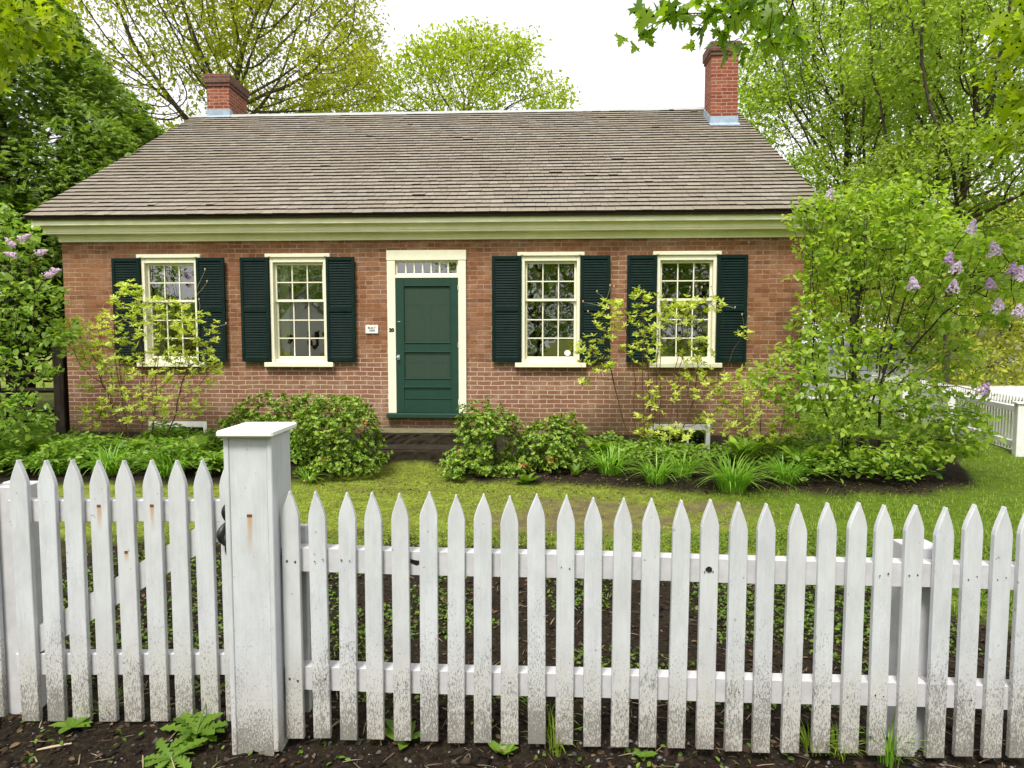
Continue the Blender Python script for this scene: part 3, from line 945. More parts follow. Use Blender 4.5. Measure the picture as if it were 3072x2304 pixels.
# gate post
gp = empty('gate_post', (-.99, 2.51, 0), 0, 'stout boxed white gate post with a flat cap and a rust streak', 'post')
x0, x1, y0, y1, zb, zt = -.0905, .0905, -.11, .115, -.045, 1.246
m = MB()
th = .020
# front board runs between the two side boards, lower end frayed
def frayed(m, xa, xb, ya, yb, zlow, ztop, seed, n):
    r_ = random.Random(seed)
    low = [zlow + r_.uniform(-.02, .03) for _ in range(n + 1)]
    xs = [xa + (xb - xa) * k / n for k in range(n + 1)]
    v = [(x, ya, z) for x, z in zip(xs, low)] + [(x, ya, ztop) for x in xs] + [(x, yb, z) for x, z in zip(xs, low)] + [(x, yb, ztop) for x in xs]
    N = n + 1
    f = []
    for k in range(n):
        f += [(k, k + 1, N + k + 1, N + k), (2 * N + k + 1, 2 * N + k, 3 * N + k, 3 * N + k + 1), (k + 1, k, 2 * N + k, 2 * N + k + 1), (N + k, N + k + 1, 3 * N + k + 1, 3 * N + k)]
    f += [(0, N, 3 * N, 2 * N), (n, 2 * N + n, 3 * N + n, N + n)]
    m.add(v, f)
frayed(m, x0 + th + .001, x1 - th - .001, y0 + .004, y0 + .024, .0, zt, 4, 14)
front = m.build('front_board', M['post'], gp)
m = MB()
m.box(x0, x0 + th, y0, y1, -.03, zt, .003)
m.box(x1 - th, x1, y0, y1 - .02, .02, zt, .003).box(x0 + th + .001, x1 - th - .001, y1 - .02, y1, -.06, zt, .002)
m.add([(x1 - th, y0 + .02, .0195), (x1 - .002, y0 + .02, .0195), (x1 - .002, y1, .0195), (x1 - th, y1, .0195), (x1 - th, y0 + .07, -.07), (x1 - .002, y0 + .07, -.07), (x1 - .002, y1 - .02, -.09), (x1 - th, y1 - .02, -.09)],
      [(3, 2, 1, 0), (4, 5, 6, 7), (0, 1, 5, 4), (1, 2, 6, 5), (2, 3, 7, 6), (3, 0, 4, 7)])
m.build('side_board', m_white_paint('white_side_board_paint', .25), gp)
m = MB()
m.box(x0 - .014, x1 + .016, y0 - .028, y1 + .022, zt + .001, zt + .026, .006)
m.build('cap', M['cap'], gp)
k = MB(); k.box(x0 + th + .002, x1 - th - .002, y0 + .026, y1 - .022, -.3, zt - .01); k.build('core', M['dark_wood'], gp)

# garden gate
gate = empty('garden_gate', (-1.55, 2.6, 0), 0, 'white picket garden gate with a diagonal brace and black latch', 'gate')
def gpart(o):
    o.parent = gate
    o.matrix_parent_inverse = Matrix.Translation((1.55, -2.6, 0))
    return o
GY0 = 2.60
gm = {'': picket_mesh(1.090, .072, .021, .105, M['picket'])}
gm['rust'] = gm[''].copy(); gm['rust'].materials.clear(); gm['rust'].materials.append(M['picket_rust'])
gm['staple'] = gm[''].copy(); gm['staple'].materials.clear(); gm['staple'].materials.append(M['picket_staple'])
gt = [(z / 1.835) / 3 for z in (97, 243, 385, 533, 678, 825, 968, 1113, 1252)]
for i, xt in enumerate(gt):
    X = at(xt, 461, GY0 - .02).x
    o = gpart(link('picket', gm[{3: 'rust', 5: 'rust', 4: 'staple'}.get(i, '')]))
    o.location = (X, GY0, .033 + rp.uniform(-.002, .002)); o.rotation_euler = (0, rp.uniform(-.004, .004), rp.uniform(-.015, .015))
gl, gr = at(gt[0], 461, GY0).x, at(gt[-1], 461, GY0).x
for zt_ in (.957, .312):
    m = MB(); m.box(gl - .05, gr + .02, GY0 + .001, GY0 + .045, zt_ - .092, zt_, .003); gpart(m.build('rail', M['rail']))
for xa in (gl - .105, gr - .055):
    m = MB(); m.box(xa, xa + .075, GY0 + .0465, GY0 + .085, .06, 1.02, .003); gpart(m.build('stile', M['rail']))
m = MB()
p0, p1 = at(40, 640, GY0), at(560 / 3 + 12, 543, GY0)
xa, xb = gl - .02, gr - .02
sl_ = (at(193.5, 529.0, GY0).z - at(35, 628, GY0).z) / (at(193.5, 529, GY0).x - at(35, 628, GY0).x)
za = at(35, 628, GY0).z + sl_ * (xa - at(35, 628, GY0).x); zb_ = za + sl_ * (xb - xa)
lo_, hi_ = .314, .863
m.add([(xa, GY0 + .002, za - .114), (xb, GY0 + .002, zb_ - .114), (xb, GY0 + .002, zb_), (xa, GY0 + .002, za), (xa, GY0 + .03, za - .114), (xb, GY0 + .03, zb_ - .114), (xb, GY0 + .03, zb_), (xa, GY0 + .03, za)],
      [(0, 1, 2, 3), (7, 6, 5, 4), (0, 4, 5, 1), (1, 5, 6, 2), (2, 6, 7, 3), (3, 7, 4, 0)])
gpart(m.build('brace', M['rail']))
lt = MB()                                                     # black thumb latch: plate with leaf-shaped ends and a bowed grip
X = at(226, 535, GY0 - .03).x
z_ = lambda y: at(226, y, GY0 - .03).z
def leaf_plate(zt, zb, w):
    pts = []
    for k in range(9):
        a = k / 8; pts.append((w * math.sin(math.pi * a) ** .8, zb + (zt - zb) * a))
    pts = [(X + .004 + x, z) for x, z in pts] + [(X + .004 - x, z) for x, z in reversed(pts)]
    lt.prism(pts[:9] + pts[10:17], GY0 - .027, GY0 - .0215)
leaf_plate(z_(503), z_(523), .022); leaf_plate(z_(541), z_(558), .012); lt.box(X - .004, X + .012, GY0 - .026, GY0 - .022, z_(545), z_(518), .001)
lt.tube([(X + .004 - .016 * math.sin(math.pi * k / 8) * .9, GY0 - .026 - .030 * math.sin(math.pi * k / 8), z_(522) + (z_(547) - z_(522)) * k / 8) for k in range(9)], [.005, .010, .015, .017, .016, .013, .010, .007, .004], 8)
gpart(lt.build('latch', M['iron'], None, None, True))

# neighbouring section on the left of the gate: hinge post and first picket
fl = empty('picket_fence', (-2.2, 2.6, 0), 0, 'white fence end at the hinge side of the gate, cut by the picture edge', 'fence')
def lpart(o):
    o.parent = fl
    o.matrix_parent_inverse = Matrix.Translation((2.2, -2.6, 0))
    return o
m = MB()
xr = at(21, 484, 2.63).x
m.box(xr - .13, xr, 2.635, 2.75, -.2, 1.005, .004)
lpart(m.build('fence_post', M['rail']))
for k in range(5):
    X = at(-24, 461, GY0 - .02).x - k * .107
    o = lpart(link('picket', gm['']))
    o.location = (X, GY0 + .03, .035)
for zt_ in (.957, .312):
    m = MB(); m.box(xr - .7, xr - .132, GY0 + .0315, GY0 + .09, zt_ - .092, zt_, .003); lpart(m.build('rail', M['rail']))

# white fence closing the side yard on the right
sf = empty('picket_fence', (8, 10, 0), 0, 'distant white picket fence with square posts closing the side yard on the right', 'fence')
A, B = Vector((7.50, 9.35, 0)), Vector((10.8, 21.5, 0))
dv = (B - A); L = dv.length; dv.normalize(); nv = Vector((dv.y, -dv.x, 0))   # pickets on the far side
ang = math.atan2(dv.y, dv.x)
def spart(o, P=None):
    o.parent = sf
    o.matrix_parent_inverse = Matrix.Translation((-8, -10, 0))
    return o
smesh = MB(); smesh.box(-.018, .018, -.009, .009, .12, .93); smesh.add([(-.018, -.009, .9305), (.018, -.009, .9305), (.018, .009, .9305), (-.018, .009, .9305), (0, 0, .965)], [(0, 1, 4), (1, 2, 4), (2, 3, 4), (3, 0, 4)])
spm = smesh.mesh('picket'); spm.materials.append(M['old_white'])
NP = 100
for k in range(NP):
    s_ = .10 + k * (L - .2) / NP * .83
    p = A + dv * s_ + nv * .055
    o = spart(link('picket', spm)); o.location = (p.x, p.y, -.17); o.rotation_euler = (0, 0, ang)
for z0, z1 in ((.02, .11), (.55, .64)):
    m = MB(); m.box(0, L * .86, -.035, .035, z0, z1, .004)
    o = spart(m.build('rail', M['old_white'])); o.location = (A.x, A.y, 0); o.rotation_euler = (0, 0, ang)
pst = MB(); pst.box(-.065, .065, -.065, .065, -.4, .72, .006).box(-.085, .085, -.085, .085, .7205, .75, .006)
ptm = pst.mesh('fence_post'); ptm.materials.append(M['old_white'])
for s_ in (-.02, 2.6, 5.2, 7.8, 10.4):
    p = A + dv * s_ - nv * .105
    o = spart(link('fence_post', ptm)); o.location = (p.x, p.y, -.02); o.rotation_euler = (0, 0, ang)
m = MB(); m.box(0, L * .86, -.03, .03, -.30, -.055, .006)
o = spart(m.build('base_board', M['old_white'])); o.location = (A.x + nv.x * .05, A.y + nv.y * .05, 0); o.rotation_euler = (0, 0, ang)

# dark rail fence at the left end of the house
rf = empty('rail_fence', (-8, 10.4, 0), 0, 'dark weathered wooden rail fence in the shade left of the house', 'fence')
for xr_, w in ((61, .17), (-30, .15)):
    X = at(xr_, 370, 10.3).x
    m = MB(); m.box(X - w / 2, X + w / 2, 10.22, 10.38, -.3, 1.72, .012); o = m.build('fence_post', M['dark_wood']); o.parent = rf; o.matrix_parent_inverse = Matrix.Translation((8, -10.4, 0))
for z in (1.08, .83, .52):
    m = MB(); m.tube([(-10.6, 10.3, z + .01), (-9.2, 10.31, z - .01), (-7.26, 10.3, z)], [.045, .05, .045], 6); o = m.build('rail', M['dark_wood']); o.parent = rf; o.matrix_parent_inverse = Matrix.Translation((8, -10.4, 0))

# white neighbouring house far to the right, and the houses across the street that the panes reflect
def far_house(name, x, y, rz, w, dpt, hw, hr, label, wall, roofm, wins):
    h = empty(name, (x, y, -.1), rz, label, 'house')
    m = MB(); m.prism([(-w / 2, 0), (w / 2, 0), (w / 2, hw), (0, hr), (-w / 2, hw)], -dpt / 2, dpt / 2); m.build('wall', wall, h)
    r_ = MB()
    for s_ in (-1, 1):
        e = .35
        sx, sz = s_ * (w / 2 + e), hw - e * (hr - hw) / (w / 2)
        v = [(0, -dpt / 2 - .3, hr + .03), (sx, -dpt / 2 - .3, sz + .03), (sx, dpt / 2 + .3, sz + .03), (0, dpt / 2 + .3, hr + .03)]
        r_.add(v + [(a, b, c + .16) for a, b, c in v], [(0, 1, 2, 3), (7, 6, 5, 4), (0, 4, 5, 1), (1, 5, 6, 2), (2, 6, 7, 3), (3, 7, 4, 0)])
    r_.build('roof', roofm, h)
    for wx, wz in wins:
        f = MB(); f.box(wx - .5, wx + .5, -dpt / 2 - .04, -dpt / 2 - .002, wz - .8, wz + .8, .01); fo = f.build('window', M['trim'], h)
        g = MB(); g.box(wx - .4, wx + .4, -dpt / 2 - .055, -dpt / 2 - .042, wz - .7, wz + .7); g.build('pane', M['black'], fo)
    return h
def m_clap():
    t = NT('white_clapboard')
    o = t.obj(); x, y, z = sep(t, o)
    saw = t.math('FRACT', t.math('MULTIPLY', z, 7.5))
    n = t.noise(o, 3, 4)
    t.principled(t.mixc(n, (.72, .72, .73), (.82, .81, .82)), .6, .2, t.bump(saw, .6, .02))
    return t.m
M['clap'] = m_clap()
M['slate'] = m_plain('grey_roof', (.16, .16, .19), .8, .2, .15, 3)
far_house('white_garage', 18.9, 29, 0, 6.5, 6, 1.25, 2.35, 'low white clapboard building with a grey gable roof beyond the lilac', M['clap'], M['slate'], [])
far_house('white_house', -28.5, -50, math.pi - .40, 6, 9, 3.4, 6.3, 'white gabled house across the street, mirrored in a front window', M['clap'], M['slate'], [(-1.4, 1.8), (1.4, 1.8)])

# ---------------------------------------------------------------- plants
DEBUG = False
LEAF = (np.array([(0, 0, 0), (.30, .26, .07), (.68, .22, .05), (1, 0, -.06), (.68, -.22, .05), (.30, -.26, .07)], float),
        np.array([(0, 1, 2, 3), (0, 3, 4, 5)]))
NARROW = (np.array([(0, 0, 0), (.35, .13, .04), (.72, .12, .03), (1, 0, -.08), (.72, -.12, .03), (.35, -.13, .04)], float),
          np.array([(0, 1, 2, 3), (0, 3, 4, 5)]))
WIDE = (np.array([(0, 0, 0), (.35, .15, .04), (.72, .17, .03), (1, 0, -.08), (.72, -.17, .03), (.35, -.15, .04)], float),
        np.array([(0, 1, 2, 3), (0, 3, 4, 5)]))
HEART = (np.array([(0, 0, 0), (.05, .30, .06), (.40, .36, .06), (1, 0, -.10), (.40, -.36, .06), (.05, -.30, .06)], float),
         np.array([(0, 1, 2, 3), (0, 3, 4, 5)]))
SPRAY = (np.array([(0, 0, 0), (.5, .16, .0), (1, .02, -.12), (.5, -.16, .0)], float), np.array([(0, 1, 2, 3)]))
def maple():
    half = [(0, 0), (.10, .30), (-.06, .46), (.18, .44), (.30, .62), (.36, .40), (.42, .20), (.62, .34), (.60, .16), (.80, .16), (1.0, 0)]
    v = [(x, y, .10 * abs(y) - .10 * x * x) for x, y in half] + [(x, -y, .10 * abs(y) - .10 * x * x) for x, y in half[1:-1]] + [(.34, 0, 0)]
    n = len(half); c = len(v) - 1
    loop = list(range(n)) + list(range(len(v) - 2, n - 1, -1))
    f = [(loop[i], loop[(i + 1) % len(loop)], c) for i in range(len(loop))]
    return np.array(v, float), np.array(f)[:, ::-1]
MAPLE = maple()

def nrm(a):
    return a / np.maximum(np.linalg.norm(a, axis=-1, keepdims=True), 1e-9)

def leaves(P, D, N, S, tmpl):
    tv, tf = tmpl
    D = nrm(D); side = nrm(np.cross(N, D)); N2 = np.cross(D, side)
    V = P[:, None] + S[:, None, None] * (tv[None, :, :1] * D[:, None] + tv[None, :, 1:2] * side[:, None] + tv[None, :, 2:] * N2[:, None])
    n, k = len(P), len(tv)
    Fq = tf[None] + (np.arange(n) * k)[:, None, None]
    return V.reshape(-1, 3), Fq.reshape(-1, tf.shape[1])

def join(parts):
    Vs, Fs, o = [], [], 0
    for V, Fq in parts:
        Vs.append(V); Fs.append(Fq + o); o += len(V)
    return np.concatenate(Vs), np.concatenate(Fs)

def ellipsoid(rs, c, r, n, shell=.6):
    d = nrm(rs.normal(size=(n, 3)))
    q = rs.uniform(size=(n, 1)) ** (1 / (3 if shell <= 0 else 3 + 3 * shell))
    return np.array(c) + d * q * np.array(r)

def grow(roots, att, step, dk, di=1e9, iters=140, trop=(0, 0, .05), rs=RS, wob=.12):
    """branches reach for the points of the crown (space colonisation); roots: list of polylines"""
    nodes, par = [], []
    for pl in roots:
        prev = -1
        if isinstance(pl, tuple): prev, pl = pl
        for p in pl:
            nodes.append(np.array(p, float)); par.append(prev); prev = len(nodes) - 1
    A = np.array(att, float)
    nd = np.array(nodes)
    best = np.full(len(A), 1e18); who = np.zeros(len(A), int)
    def upd(i0):
        B = nd[i0:]
        for s in range(0, len(A), 4000):
            d = ((A[s:s + 4000, None] - B[None]) ** 2).sum(-1)
            j = d.argmin(1); dm = d[np.arange(len(j)), j]
            m = dm < best[s:s + 4000]
            best[s:s + 4000][m] = dm[m]; who[s:s + 4000][m] = j[m] + i0
    upd(0)
    seen = set()
    for it in range(iters):
        act = (best > dk * dk) & (best < di * di)
        if not act.any(): break
        w = who[act]; dirs = nrm(A[act] - nd[w])
        un, inv = np.unique(w, return_inverse=True)
        acc = np.zeros((len(un), 3)); np.add.at(acc, inv, dirs)
        acc = nrm(nrm(acc) + np.array(trop) + rs.normal(size=acc.shape) * wob)
        new = nd[un] + acc * step
        ok = []
        for k, (u, p) in enumerate(zip(un, new)):
            key = (u, *np.round(p / (step * .35)).astype(int))
            if key in seen: continue
            seen.add(key); ok.append(k)
        if not ok: break
        i0 = len(nd)
        par += [int(un[k]) for k in ok]
        nd = np.concatenate([nd, new[ok]])
        upd(i0)
    return nd, np.array(par)

def radii(par, tip, expo=2.3, rmax=None):
    n = len(par); acc = np.zeros(n); r = np.zeros(n); h = np.zeros(n)
    for i in range(n - 1, -1, -1):
        r[i] = tip if acc[i] == 0 else acc[i] ** (1 / expo)
        if par[i] >= 0:
            acc[par[i]] += r[i] ** expo; h[par[i]] = max(h[par[i]], h[i] + 1)
    if rmax: r = np.minimum(r, rmax)
    return r, h

def branches(nd, par, r, minr=0.0, sides=(4, 8), smooth=1):
    kids = [[] for _ in nd]
    for i, p in enumerate(par):
        if p >= 0: kids[p].append(i)
    P = nd.copy()
    for _ in range(smooth):
        Q = P.copy()
        for i, p in enumerate(par):
            if p >= 0 and len(kids[i]) >= 1:
                k = max(kids[i], key=lambda j: r[j]); Q[i] = .5 * P[i] + .25 * (P[p] + P[k])
        P = Q
    m = MB()
    stack = [(i, None) for i, p in enumerate(par) if p < 0]
    while stack:
        i, start = stack.pop()
        pts, rr = ([P[start]], [min(r[start], r[i] * 1.15)]) if start is not None else ([], [])
        j = i
        while True:
            if r[j] < minr: break
            pts.append(P[j]); rr.append(r[j])
            if not kids[j]: break
            ks = sorted(kids[j], key=lambda q: -r[q])
            for q in ks[1:]: stack.append((q, j))
            j = ks[0]
        if len(pts) > 1:
            m.tube(pts, rr, sides[1] if max(rr) > .035 else sides[0], cap=False)
    return m, P

def foliage(rs, P, par, h, depth, per, spread, size, tmpl, up=1.2, droop=.25, outc=None, keep=None, jit=.32, flat=.55):
    idx = np.where((h <= depth) & (par >= 0))[0]
    if keep is not None: idx = idx[keep(P[idx])]
    idx = np.repeat(idx, per)
    n = len(idx)
    base = P[idx]; tw = nrm(P[idx] - P[np.maximum(par[idx], 0)])
    off = rs.normal(size=(n, 3)) * spread * np.array([1.15, 1.15, flat])
    pos = base + off
    D = nrm(tw * .5 + nrm(rs.normal(size=(n, 3))) * .9 + np.array([0, 0, -droop]))
    if outc is not None: D = nrm(D + .5 * nrm(pos - np.array(outc)))
    N = nrm(rs.normal(size=(n, 3)) * .55 + np.array([0, 0, up]))
    S = size * (1 + jit * rs.normal(size=n)).clip(.5, 1.6)
    return leaves(pos, D, N, S, tmpl)

def plant(name, label, cat, base, roots, att, step, dk, tip, leafspec, mats, names=('trunk', 'crown'), group=None, expo=2.3, rmax=None, minr=0, trop=(0, 0, .05), seed=1, extra=None, wob=.12, di=1e9, smooth=1):
    rs = np.random.RandomState(seed)
    t = empty(name, base, 0, label, cat, group)
    nd, par = grow(roots, att, step, dk, di=di, trop=trop, rs=rs, wob=wob)
    r, h = radii(par, tip, expo, rmax)
    m, P = branches(nd, par, r, minr, smooth=smooth)
    def own(o):
        o.parent = t; o.matrix_parent_inverse = Matrix.Translation(-Vector(base)); return o
    own(m.build(names[0], mats[0], smooth=True))
    parts = [foliage(rs, P, par, h, **ls) for ls in leafspec]
    if DEBUG: print('PLANT', label[:40], len(att), len(nd), sum(len(p[1]) for p in parts)//len(leafspec[0]['tmpl'][1]))
    V, Fq = join(parts)
    own(link(names[1], np_mesh(names[1], V, Fq), mats[1]))
    if extra: extra(t, own, P, par, r, h, rs)
    return t

L = {}
M['bark_mid'] = m_bark('brown_bark', (.045, .036, .026), (.10, .08, .058))
L['maple_back'] = m_leaf('olive_maple_leaf', (.30, .33, .025), (.45, .47, .06), .6)
L['lime'] = m_leaf('lime_leaf', (.26, .34, .018), (.44, .50, .05), .6)
L['locust'] = m_leaf('fresh_green_leaf', (.24, .34, .045), (.44, .54, .12), .6)
L['cedar'] = m_leaf('cedar_spray', (.085, .165, .024), (.28, .39, .07), .42, .6)
L['maple_front'] = m_leaf('maple_leaf', (.09, .18, .010), (.24, .36, .022), .55)
L['maple_sunny'] = m_leaf('bright_maple_leaf', (.20, .30, .010), (.34, .42, .02), .5)
L['lilac'] = m_leaf('lilac_leaf', (.15, .28, .04), (.36, .48, .10), .46, .4)
L['lilac_right'] = m_leaf('lilac_leaf_bright', (.17, .29, .03), (.42, .53, .075), .5, .4)
L['azalea'] = m_leaf('yellow_green_leaf', (.44, .54, .07), (.66, .70, .17), .45, .4)
L['evergreen'] = m_leaf('dark_azalea_leaf', (.065, .15, .012), (.33, .46, .055), .30, .4)
L['dayl'] = m_leaf('daylily_blade', (.13, .29, .025), (.32, .52, .07), .45, .35)
L['fern'] = m_leaf('fern_frond', (.20, .36, .03), (.38, .52, .07), .45)
L['under'] = m_leaf('undergrowth_leaf', (.10, .21, .022), (.29, .43, .065), .42)
L['grass'] = m_leaf('grass_blade', (.13, .22, .014), (.28, .38, .04), .35)
L['mossy'] = m_leaf('moss_blade', (.17, .23, .02), (.37, .43, .06), .3)
L['weed'] = m_leaf('weed_leaf', (.07, .15, .012), (.17, .28, .03), .35)
L['back_bush'] = m_leaf('yellowish_bush_leaf', (.36, .40, .06), (.56, .56, .14), .6)
L['lilac_flower'] = m_leaf('lilac_petal', (.62, .49, .68), (.80, .69, .84), .35, .6, .2, (1.1, 1, 1.1))
L['dark_lilac_flower'] = m_leaf('dark_lilac_petal', (.34, .19, .40), (.62, .45, .68), .3, .6, .2, (1.1, 1, 1.1))
L['pale_lilac_flower'] = m_leaf('pale_lilac_petal', (.66, .50, .66), (.82, .70, .82), .35, .6, .2, (1.1, 1, 1.1))
L['orange'] = m_leaf('wilted_petal', (.55, .16, .06), (.75, .34, .16), .3, .6)
L['yellow'] = m_leaf('dandelion_petal', (.75, .45, .01), (.85, .60, .02), .2, .6, .3, (1, 1, .8))
L['bud'] = m_leaf('pale_bud', (.45, .36, .25), (.62, .52, .38), .2)

def ell(rs, x, y, Y, rx, ry, ryd, n, shell=.5):
    """points of a crown lobe centred where the photo shows it, at depth Y"""
    return ellipsoid(rs, at(x, y, Y), (px2m(rx, Y), ryd, px2m(ry, Y)), int(n * ELLN), shell)
ELLN = 3.0

rs = np.random.RandomState(11)
# --- big maple behind the left chimney: several ascending limbs, thin olive spring foliage
Y = 25
b = at(225, 128, Y); g0 = Vector((b.x, Y, -.2))
rt = [[g0, g0 + Vector((.1, 0, 2)), g0 + Vector((0, 0, 4.2))]]
att = np.concatenate([ell(rs, x, y, Y + dy, rx, ry, rd_, n) for x, y, rx, ry, rd_, dy, n in (
    (110, 40, 80, 60, 3, -1, 230), (205, 20, 80, 80, 4, 0, 320), (300, 30, 75, 75, 3.5, 1, 300), (340, 75, 45, 40, 2.5, 0, 120), (150, 95, 60, 40, 2.5, 0, 130),
    (260, 85, 55, 40, 3, 1, 130), (190, -60, 130, 70, 4, 0, 320), (320, -50, 70, 60, 3.5, 0, 130), (230, 60, 60, 60, 3, 1, 150), (335, 105, 28, 14, 2, 0, 40))])
plant('maple_tree', 'tall many limbed maple with thin olive spring leaves rising behind the short left chimney', 'tree', g0, rt, att, .26, .36, .009,
      [dict(depth=3, per=24, spread=.30, size=.135, tmpl=LEAF, up=.5, droop=.3, keep=lambda P: vnoise(P * .55, 3) + .5 * vnoise(P * 1.3, 4) > -.22), dict(depth=1, per=5, spread=.25, size=.13, tmpl=LEAF, up=.5, droop=.3)], (M['bark'], L['maple_back']), seed=21, trop=(0, 0, .10), expo=2.25, rmax=.45)
# --- rounder maple behind the middle of the ridge
Y = 32
b = at(455, 125, Y); g0 = Vector((b.x, Y, -.2))
rt = [[g0, g0 + Vector((0, 0, 3)), g0 + Vector((.1, 0, 6))]]
att = np.concatenate([ell(rs, x, y, Y, rx, ry, rd_, n) for x, y, rx, ry, rd_, n in (
    (465, 85, 50, 45, 3, 190), (435, 65, 34, 28, 2, 110), (498, 62, 30, 27, 2, 100), (545, 98, 32, 24, 2, 90), (405, 92, 36, 24, 2, 90), (470, 48, 30, 17, 2, 70), (375, 108, 22, 10, 1.5, 30), (520, 50, 18, 14, 1.5, 35), (465, 115, 90, 20, 3, 120))])
plant('maple_tree', 'rounded lime green maple showing above the middle of the roof ridge', 'tree', g0, rt, att, .30, .42, .010,
      [dict(depth=3, per=22, spread=.30, size=.165, keep=lambda P: vnoise(P * .5, 6) + .4 * vnoise(P * 1.3, 7) > -.30, tmpl=LEAF, up=.6, droop=.2)], (M['bark'], L['lime']), seed=22, rmax=.35, trop=(0, 0, .08))
# --- tall trees on the right behind the house
Y = 19
b = at(855, 330, Y); g0 = Vector((b.x, Y, -.2))
rt = [[g0, g0 + Vector((.05, 0, 1.6)), g0 + Vector((-.1, 0, 3.2)), g0 + Vector((0, 0, 4.6))]]
att = np.concatenate([ell(rs, x, y, Y, rx, ry, rd_, n) for x, y, rx, ry, rd_, n in (
    (800, 130, 58, 70, 2.5, 260), (860, 60, 75, 70, 3, 330), (870, 150, 62, 60, 3, 220), (780, 70, 40, 40, 2, 110), (930, 90, 60, 70, 3, 260), (850, -30, 110, 50, 3, 210), (800, 190, 40, 30, 2, 90), (880, 205, 60, 35, 2.5, 120), (830, 240, 50, 40, 2, 110), (900, 260, 60, 50, 2, 130), (770, 120, 34, 40, 2, 80))])
plant('locust_tree', 'leafy fresh green tree with dark forked limbs beside the tall right chimney', 'tree', g0, rt, att, .21, .30, .008,
      [dict(depth=2, per=46, spread=.27, size=.108, tmpl=LEAF, up=.9, droop=.15, keep=lambda P: vnoise(P * .8, 8) + .5 * vnoise(P * 2, 9) > -.24)], (M['bark_mid'], L['locust']), seed=23, rmax=.13, trop=(0, 0, .06))
Y = 14.5
b = at(948, 330, Y); g0 = Vector((b.x, Y, -.2))
rt = [[g0, g0 + Vector((0, 0, 1.8)), g0 + Vector((-.05, 0, 3.3)), g0 + Vector((.02, 0, 4.3))]]
att = np.concatenate([ell(rs, x, y, Y, rx, ry, rd_, n) for x, y, rx, ry, rd_, n in (
    (985, 60, 70, 80, 2.5, 260), (1010, 150, 60, 50, 2.2, 170), (925, 40, 50, 60, 2, 120), (1060, 90, 60, 90, 2.5, 160), (960, -30, 90, 50, 2.5, 140), (930, 165, 60, 30, 2, 110), (1030, 220, 55, 40, 2, 120), (960, 215, 45, 25, 1.8, 60), (1000, 260, 50, 40, 2, 110))])
plant('locust_tree', 'spreading tree with long dark slanting boughs at the right edge above the lilac', 'tree', g0, rt, att, .18, .25, .008,
      [dict(depth=2, per=44, spread=.23, size=.090, tmpl=LEAF, up=.9, droop=.15, keep=lambda P: vnoise(P * .9, 10) + .5 * vnoise(P * 2.2, 11) > -.24)], (M['bark_mid'], L['locust']), seed=24, rmax=.075, trop=(0, 0, .03))
# yellowish bushes further back on the right
for k, (x, y, Y, rx, ry, n, lab) in enumerate(((985, 275, 25, 80, 80, 420, 'wide yellowish green bush far behind the lilac, beyond the road'), (1050, 285, 27, 70, 85, 360, 'yellowish bush at the right edge beyond the side fence'), (880, 280, 27, 75, 70, 420, 'yellowish green bush far back, seen through the crown of the lilac'), (800, 270, 24, 60, 70, 300, 'yellowish green bush close behind the right end of the house'))):
    c = at(x, y, Y); g0 = Vector((c.x, Y, -.2))
    rt = [[g0 + Vector((.15 * q, 0, 0)), g0 + Vector((.3 * q, 0, .8))] for q in (-1, 0, 1)]
    plant('tall_bush', lab, 'bush', g0, rt, np.concatenate([ell(rs, x, y, Y, rx, ry, 2, n, .3), ell(rs, x, y + (75 if k < 2 else 20), Y, rx * .8, 45, 1.6, n // 3, .3)]), .26, .36, .006,
          [dict(depth=4, per=30, spread=.30, size=.15, tmpl=LEAF, up=.8)], (M['bark'], L['back_bush']), ('stems', 'foliage'), seed=30 + k, rmax=.06)

